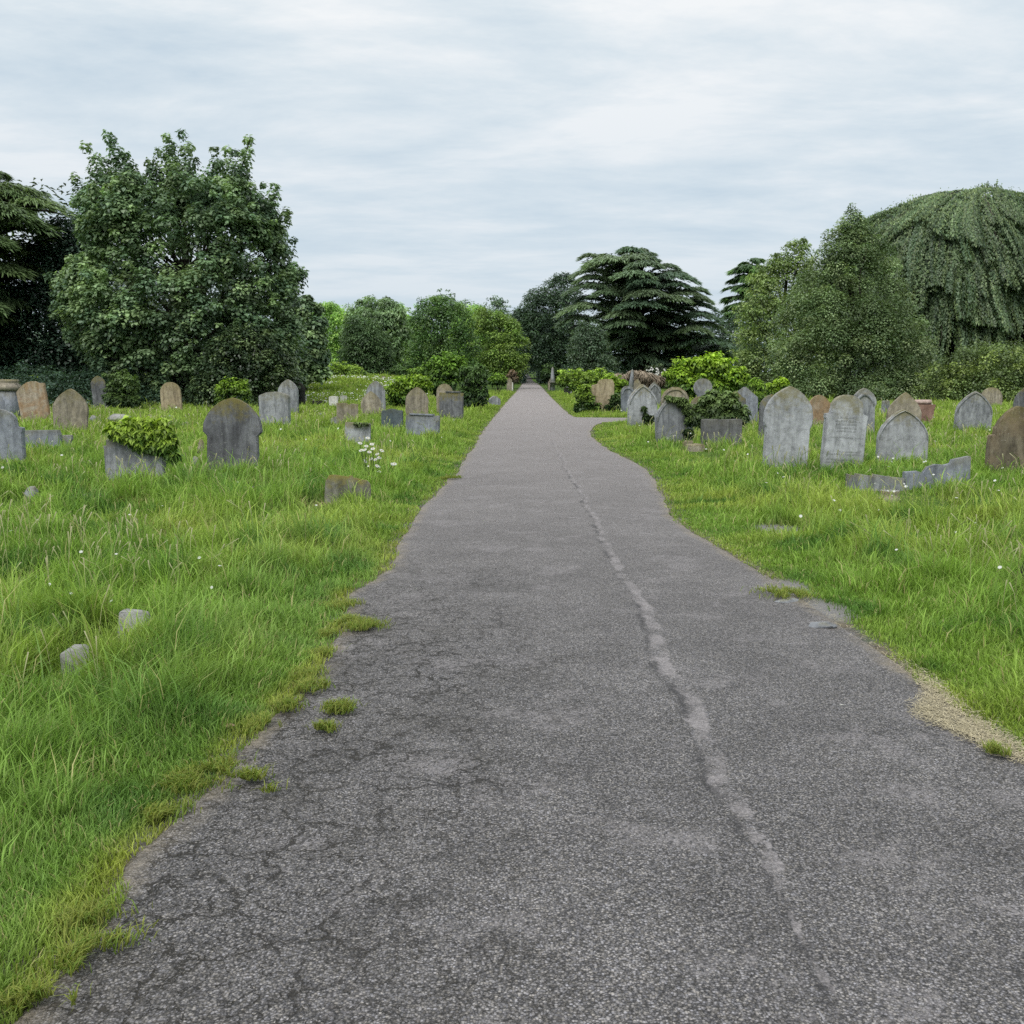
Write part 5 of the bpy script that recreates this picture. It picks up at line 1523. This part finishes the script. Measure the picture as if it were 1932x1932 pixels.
# ------------------------------------------------------------------ bushes and ivy
def bush(name, label, Y, blobs, cols_lo, cols_hi, leaves=4000, L=.13, W=.09, shape='ovate', cat='bush', group=None, mat=None, depth=.8, up=.5, droop=.5, sub=9, ground_it=True, stem=True):
    """blobs: list of (u, v, ru, rv) seen at depth Y, each broken into smaller leaf clumps"""
    C, R = [], []
    for u, v, ru, rv in blobs:
        cx = ray(u, 708)[0] / ray(u, 708)[1] * Y; cz = zat(v, Y); a = ru * px(Y); c = rv * px(Y)
        for k in range(sub):
            dv = unit(1)[0]; dv[2] = abs(dv[2]) * 1.1 - .35 if rng.random() < .7 else dv[2]
            q = .62 * rng.random() ** .4
            C.append((cx + dv[0] * a * q, Y + dv[1] * a * q * depth, cz + dv[2] * c * q))
            s = rng.uniform(.38, .6)
            R.append((a * s, a * s * depth, c * s))
        if ru > 9:
            for k in range(6):
                t_ = rng.uniform(-1, 1); q = rng.uniform(.82, 1.12)
                C.append((cx + t_ * a * q, Y - rng.random() * a * depth * .8, cz + math.sqrt(max(1 - t_ * t_, 0)) * c * q))
                s = rng.uniform(.10, .2); R.append((a * s, a * s, c * s * rng.uniform(1, 2.0)))
    C = np.array(C); R = np.array(R)
    area = (R[:, 0] * R[:, 2]) ** .85; npc = np.maximum(leaves * area / area.sum(), 8).astype(int)
    L = max(L, .0020 * Y); W = max(W, .0013 * Y)
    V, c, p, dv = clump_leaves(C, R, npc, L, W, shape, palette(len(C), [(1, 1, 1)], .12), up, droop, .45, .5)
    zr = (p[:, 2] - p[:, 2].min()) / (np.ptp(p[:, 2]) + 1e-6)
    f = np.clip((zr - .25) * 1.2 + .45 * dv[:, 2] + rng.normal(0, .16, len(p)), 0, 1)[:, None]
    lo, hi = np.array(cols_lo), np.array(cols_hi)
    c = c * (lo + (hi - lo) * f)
    bx = float(C[:, 0].mean()); bz = float(height(bx, Y))
    ok = (V[:, :, 2].mean(axis=1) > bz - .02) if ground_it else np.ones(len(V), bool)
    V, c = V[ok], c[ok]
    org = np.array([bx, Y, bz])
    if stem and name not in ('ivy', 'ivy_mound'):
        t = empty(name, tuple(org), label, cat, group)
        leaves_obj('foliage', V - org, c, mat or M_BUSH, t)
        paths = []
        for q in C[rng.choice(len(C), min(9, len(C)), replace=False)] - org:
            b0 = np.array([q[0] * .04, q[1] * .04, -.1])
            paths.append((np.array([b0, b0 + (q - b0) * .5 + rng.normal(0, .04, 3), q]), np.array([.03, .02, .008])))
        VV, SS, LL = tube_arrays(paths, 5); mesh_np('stems', VV, SS, LL, M_BARK, None, t, True).name = 'stem'
        return t
    o = leaves_obj(name, V - org, c, mat or M_BUSH); o.location = tuple(org)
    return tag(o, label, cat, group)


LIME_LO, LIME_HI = (.07, .13, .025), (.28, .40, .06)
MIDB_LO, MIDB_HI = (.035, .075, .018), (.11, .20, .035)
IVY_LO, IVY_HI = (.018, .036, .012), (.075, .115, .035)
Yv = ground(230, 776)[1]
bush('ivy_covered_tomb', 'cube of dark green ivy swallowing a tomb at left', Yv, [(212, 730, 20, 22), (232, 726, 24, 22), (250, 732, 18, 22), (215, 755, 22, 22), (232, 757, 26, 22), (250, 756, 18, 22)], (.03, .058, .018), (.115, .18, .05), 5200, .12, .10, 'ivy', cat='ivy')
bush('elder_bush', 'small bright green shrub behind the large dark headstone', 45, [(420, 742, 20, 22), (440, 735, 26, 22), (458, 745, 18, 24), (432, 760, 30, 16)], MIDB_LO, (.20, .31, .035), 3200, .14, .09)
Ys = place(199, 314, 906)[1]
bush('ivy', 'bright glossy ivy draped over the grey stepped slab', Ys - .12, [(210, 812, 14, 14), (222, 822, 14, 14), (238, 832, 16, 16), (258, 842, 16, 16), (240, 812, 24, 22), (270, 818, 30, 26), (300, 818, 26, 26), (312, 842, 20, 30), (285, 840, 22, 20), (320, 862, 10, 14)], (.085, .16, .03), (.27, .37, .05), 1900, .10, .09, 'ivy', cat='ivy', depth=.55, ground_it=True, sub=7, stem=True, droop=1.0, up=.2)
bush('ivy', 'few ivy sprigs on the rim of the pale flat topped stone', place(651, 699, 834)[1] - .07, [(672, 799, 7, 3), (689, 799, 8, 4), (677, 801, 5, 4)], (.04, .06, .02), (.12, .17, .05), 130, .07, .06, 'ivy', cat='ivy', stem=False, sub=4)
bush('lime_bush', 'bright lime rounded shrub at the meadow crest', 92, [(650, 697, 26, 14), (640, 702, 22, 12), (668, 704, 22, 10), (695, 711, 24, 6)], LIME_LO, LIME_HI, 3600, .2, .14)
bush('dome_bush', 'dark dome shaped shrub behind the three far headstones', 92, [(762, 704, 24, 18), (748, 710, 14, 12), (778, 712, 14, 12)], (.03, .06, .02), (.085, .15, .04), 3200, .2, .14)
bush('lime_bush', 'flat lime shrub between dome bush and tall bush', 78, [(788, 703, 18, 9), (775, 712, 16, 8), (800, 712, 16, 8)], MIDB_LO, (.16, .26, .035), 1700, .2, .13)
bush('lime_bush', 'bright leafy bush left of the tan arched headstone', 47, [(745, 742, 18, 22), (762, 735, 22, 20), (780, 730, 20, 20), (760, 755, 28, 16), (800, 728, 18, 16), (735, 760, 10, 10)], (.06, .125, .022), (.27, .40, .045), 4600, .16, .11)
bush('elder_bush', 'tall mid green elder bush behind the tall dark slab', 50, [(820, 705, 22, 26), (838, 692, 24, 24), (855, 705, 20, 28), (830, 735, 32, 30), (868, 690, 10, 18)], MIDB_LO, (.15, .26, .04), 6000, .2, .12, droop=.8)
bush('ivy_column', 'dark ivy column beside the tall dark slab', ground(890, 775)[1], [(885, 715, 20, 24), (905, 712, 16, 22), (880, 745, 20, 26), (908, 745, 16, 26), (892, 760, 28, 18), (905, 695, 8, 12)], (.02, .042, .014), (.085, .15, .04), 5200, .15, .11, 'ivy', cat='ivy')
bush('lime_bush', 'small round green bush right of the ivy column', 82, [(938, 718, 16, 12), (948, 720, 10, 10), (928, 720, 10, 10)], MIDB_LO, (.20, .33, .04), 1600, .2, .13)
bush('dry_shrub', 'reddish brown dry shrub by the far left roadside', 110, [(966, 710, 10, 10), (972, 716, 8, 8), (960, 712, 6, 8)], (.10, .085, .05), (.24, .17, .12), 900, .25, .06, 'lance', cat='shrub')
bush('roadside_bush', 'dark green bush behind the tall grey obelisk', 122, [(1034, 704, 14, 14), (1042, 706, 12, 14), (1028, 712, 8, 10)], (.03, .06, .025), (.09, .15, .05), 1800, .25, .18)
bush('lime_bush', 'broad bright lime bush right of the road', 78, [(1068, 712, 18, 16), (1095, 710, 28, 14), (1122, 712, 24, 16), (1085, 728, 22, 16), (1110, 735, 30, 20), (1062, 722, 12, 14)], LIME_LO, LIME_HI, 5200, .2, .13, droop=.8)
bush('lime_bush', 'lime bush right behind the broad buff headstone', 62, [(1150, 722, 18, 14), (1168, 722, 18, 14), (1165, 740, 16, 18)], (.07, .14, .022), (.28, .41, .045), 2600, .16, .11)
YB = place(1110, 1158, 777)[1]
bush('ivy', 'low leafy ivy mound left of the broad buff headstone', YB - .35, [(1098, 752, 14, 20), (1110, 762, 15, 16), (1124, 770, 11, 8), (1096, 768, 12, 10), (1104, 740, 11, 13)], (.045, .09, .022), (.22, .32, .05), 2600, .14, .10, cat='ivy')
bush('ivy', 'dark ivy clump against the foot of the buff headstone', YB - .35, [(1160, 759, 11, 13), (1150, 768, 9, 7), (1165, 766, 9, 8)], IVY_LO, (.07, .12, .035), 1100, .13, .10, cat='ivy')
bush('dry_twig_heap', 'heap of dry brown twigs behind the right headstones', 80, [(1175, 712, 22, 10), (1205, 710, 26, 10), (1232, 716, 20, 10), (1220, 722, 20, 8)], (.15, .115, .08), (.40, .33, .25), 3400, .55, .035, 'lance', cat='brushwood', mat=M_STRAW)
bush('rose_bush', 'dark shrub dotted with white blossom behind the twigs', 88, [(1236, 697, 14, 12), (1226, 704, 10, 10), (1246, 702, 10, 10)], (.02, .035, .016), (.07, .10, .045), 1700, .2, .14)
bush('lime_bush', 'largest lime bush behind the disc topped headstone', 46, [(1285, 705, 26, 26), (1315, 693, 30, 22), (1345, 692, 30, 22), (1375, 705, 28, 24), (1395, 722, 18, 22), (1300, 728, 36, 24), (1350, 730, 40, 26), (1270, 725, 14, 20)], (.07, .14, .022), (.31, .45, .045), 9500, .19, .11, droop=.9)
bush('ivy_mound', 'large ivy mound behind the low flat block stone', 28.6, [(1345, 768, 30, 22), (1372, 765, 30, 22), (1395, 785, 22, 28), (1330, 790, 26, 30), (1360, 790, 40, 30), (1310, 810, 18, 22), (1345, 752, 20, 14)], (.03, .055, .02), (.13, .19, .06), 9500, .12, .11, 'ivy', cat='ivy', sub=12)
bush('ivy', 'ivy arm trailing across the leaning pointed headstone', place(1237, 1306, 834)[1] - .14, [(1263, 750, 9, 4), (1277, 753, 9, 6), (1290, 762, 10, 9), (1300, 776, 10, 12), (1304, 795, 9, 14), (1302, 815, 9, 10)], IVY_LO, (.12, .17, .055), 1100, .10, .09, 'ivy', cat='ivy', depth=.4)
bush('ivy', 'dark ivy shoot climbing the big pale streaked headstone', place(1184, 1240, 803)[1] - .14, [(1216, 772, 4, 9), (1220, 785, 6, 9), (1229, 790, 9, 8), (1224, 797, 8, 6)], IVY_LO, (.06, .095, .03), 420, .10, .08, 'ivy', cat='ivy', depth=.4)
bush('ivy', 'bright ivy sleeve on the post right of the gabled headstone', 32.5, [(1433, 728, 7, 12), (1435, 748, 6, 14), (1434, 768, 6, 12), (1424, 722, 10, 8)], (.05, .10, .02), (.20, .32, .04), 1300, .12, .09, 'ivy', cat='ivy')
bush('lime_bush', 'small lime shrub behind the largest pale headstone', 40, [(1460, 737, 14, 14), (1475, 728, 12, 14), (1480, 740, 10, 12), (1468, 722, 6, 8)], (.09, .17, .025), (.33, .46, .05), 1500, .16, .10)

# white blossom on the dark shrub
rb = [o for o in bpy.data.objects if o.name.startswith('rose_bush')][0]
n = 46
P = np.stack([rng.uniform(-.9, .7, n), rng.uniform(-.75, -.45, n), rng.uniform(.9, 2.2, n)], 1)
P[:, 0] += 0
V = leaf_arrays(P, np.repeat([[0, -1., .3]], n, 0) + unit(n) * .3, unit(n), np.full(n, .16), np.full(n, .16), 'lobed')
leaves_obj('blossom', V, np.repeat([[.75, .74, .70]], n, 0), M_PETAL, rb)['kind'] = 'stuff'


# tall ox-eye daisy plant beside the mossy stone
def daisy_plant():
    x, Y, z = ground(705, 916)
    t = empty('daisy_plant', (x, Y, z), 'tall clump of white ox-eye daisies behind the mossy stone', 'flowers')
    heads = [(694, 827), (681, 836), (703, 838), (692, 842), (684, 849), (698, 853), (691, 848), (706, 846), (722, 850), (711, 858), (701, 866), (709, 867), (716, 864), (690, 870), (714, 878), (712, 882), (718, 889), (707, 901), (699, 899), (747, 874), (740, 877)]
    paths = []
    for u, v in heads:
        hx = (u - 705) * px(Y); hz = zat(v, Y) - z; hy = rng.uniform(-.12, .12)
        b0 = np.array([hx * .35 + rng.normal(0, .03), hy * .5, -.02]); q = np.array([hx, hy, hz])
        paths.append((np.array([b0, b0 + (q - b0) * .5 + rng.normal(0, .015, 3), q]), np.array([.004, .0035, .003]) * 1.3))
        nn = norm(np.array([[rng.normal(0, .3), -.5, .9]])); m = 12
        th = np.linspace(0, 2 * PI, m + 1)[:-1]
        tan = norm(np.cross(nn, [[1., 0, 0]])); bt = np.cross(nn, tan)
        D = np.cos(th)[:, None] * tan + np.sin(th)[:, None] * bt
        V = leaf_arrays(np.repeat(q[None], m, 0) + D * .006, np.repeat(nn, m, 0), D, np.full(m, .032), np.full(m, .017), 'ovate')
        fl = leaves_obj('flower', V, np.repeat([[.82, .82, .80]], m, 0), M_PETAL, t)
        V2 = np.array([q + nn[0] * .006 + .009 * (math.cos(a) * tan[0] + math.sin(a) * bt[0]) for a in np.linspace(0, 2 * PI, 9)[:-1]])
        mesh_np('flower_centre', V2, [8], np.arange(8), M_PETAL, np.repeat([[.55, .36, .03]], 8, 0), fl)
    VV, SS, LL = tube_arrays(paths, 5)
    mesh_np('stem', VV, SS, LL, M_GRASS, np.repeat([[.12, .18, .05]], len(VV), 0), t)


daisy_plant()

# ------------------------------------------------------------------ sky and sun
w = bpy.data.worlds.new('World'); scene.world = w; w.use_nodes = True
nt = w.node_tree; nt.nodes.clear(); b = NB(nt)
SUN_EL, SUN_AZ = math.radians(52), math.radians(205)      # azimuth measured from +Y towards +X
sky = b.add('ShaderNodeTexSky', sky_type='NISHITA'); sky.sun_disc = False
sky.sun_elevation = SUN_EL; sky.sun_rotation = SUN_AZ
tc = b.add('ShaderNodeTexCoord')
sep = b.add('ShaderNodeSeparateXYZ'); b.lk(tc.outputs['Generated'], sep.inputs[0])
zc = b.math('MAXIMUM', sep.outputs[2], .0)
den = b.math('ADD', zc, .10)
cb = b.add('ShaderNodeCombineXYZ')
b.lk(b.math('DIVIDE', sep.outputs[0], den), cb.inputs[0]); b.lk(b.math('DIVIDE', sep.outputs[1], den), cb.inputs[1])
pv = cb.outputs[0]
n1 = b.noise(b.mapping(pv, (.62, 1.0, 1), (3.1, 1.7, 0), (0, 0, -.15)), 1.5, 9, .62, dist=.2)
n2 = b.noise(b.mapping(pv, (.6, 1.0, 1), (8.3, 4.7, 0), (0, 0, .1)), .55, 4, .5)
nn = b.math('ADD', b.math('MULTIPLY', n1, .68), b.math('MULTIPLY', n2, .32))
cl = b.ramp(nn, [(.375, (.60, .71, .80)), (.475, (.745, .825, .88)), (.575, (.93, .955, .97))])
hz = b.ramp(zc, [(.0, 1.), (.10, .55), (.30, .0)])
cl = b.mix(b.math('MULTIPLY', hz, .8), cl, (.53, .65, .76))
cl10 = b.mix(1.0, cl, (10, 10, 10), 'MULTIPLY')
mx = b.mix(.95, sky.outputs[0], cl10)
bg = b.add('ShaderNodeBackground'); b.lk(mx, bg.inputs[0]); bg.inputs[1].default_value = .1
wo = b.add('ShaderNodeOutputWorld'); b.lk(bg.outputs[0], wo.inputs[0])

sd = bpy.data.lights.new('sun', 'SUN'); sd.energy = 2.4; sd.angle = math.radians(35); sd.color = (1, .97, .92)
so_ = bpy.data.objects.new('sun', sd); COL.objects.link(so_)
dirv = Vector((math.sin(SUN_AZ) * math.cos(SUN_EL), math.cos(SUN_AZ) * math.cos(SUN_EL), math.sin(SUN_EL)))
so_.rotation_euler = dirv.to_track_quat('Z', 'Y').to_euler()
so_.location = (0, -20, 60)

# ------------------------------------------------------------------ render settings
scene.render.engine = 'CYCLES'
scene.view_settings.view_transform = 'Standard'; scene.view_settings.look = 'None'
scene.view_settings.exposure = 0; scene.view_settings.gamma = 1
cy = scene.cycles
cy.max_bounces = 4; cy.diffuse_bounces = 2; cy.glossy_bounces = 1; cy.transmission_bounces = 2; cy.transparent_max_bounces = 4
cy.caustics_reflective = False; cy.caustics_refractive = False
cy.use_denoising = False
cy.use_adaptive_sampling = True; cy.adaptive_threshold = .02; cy.adaptive_min_samples = 16
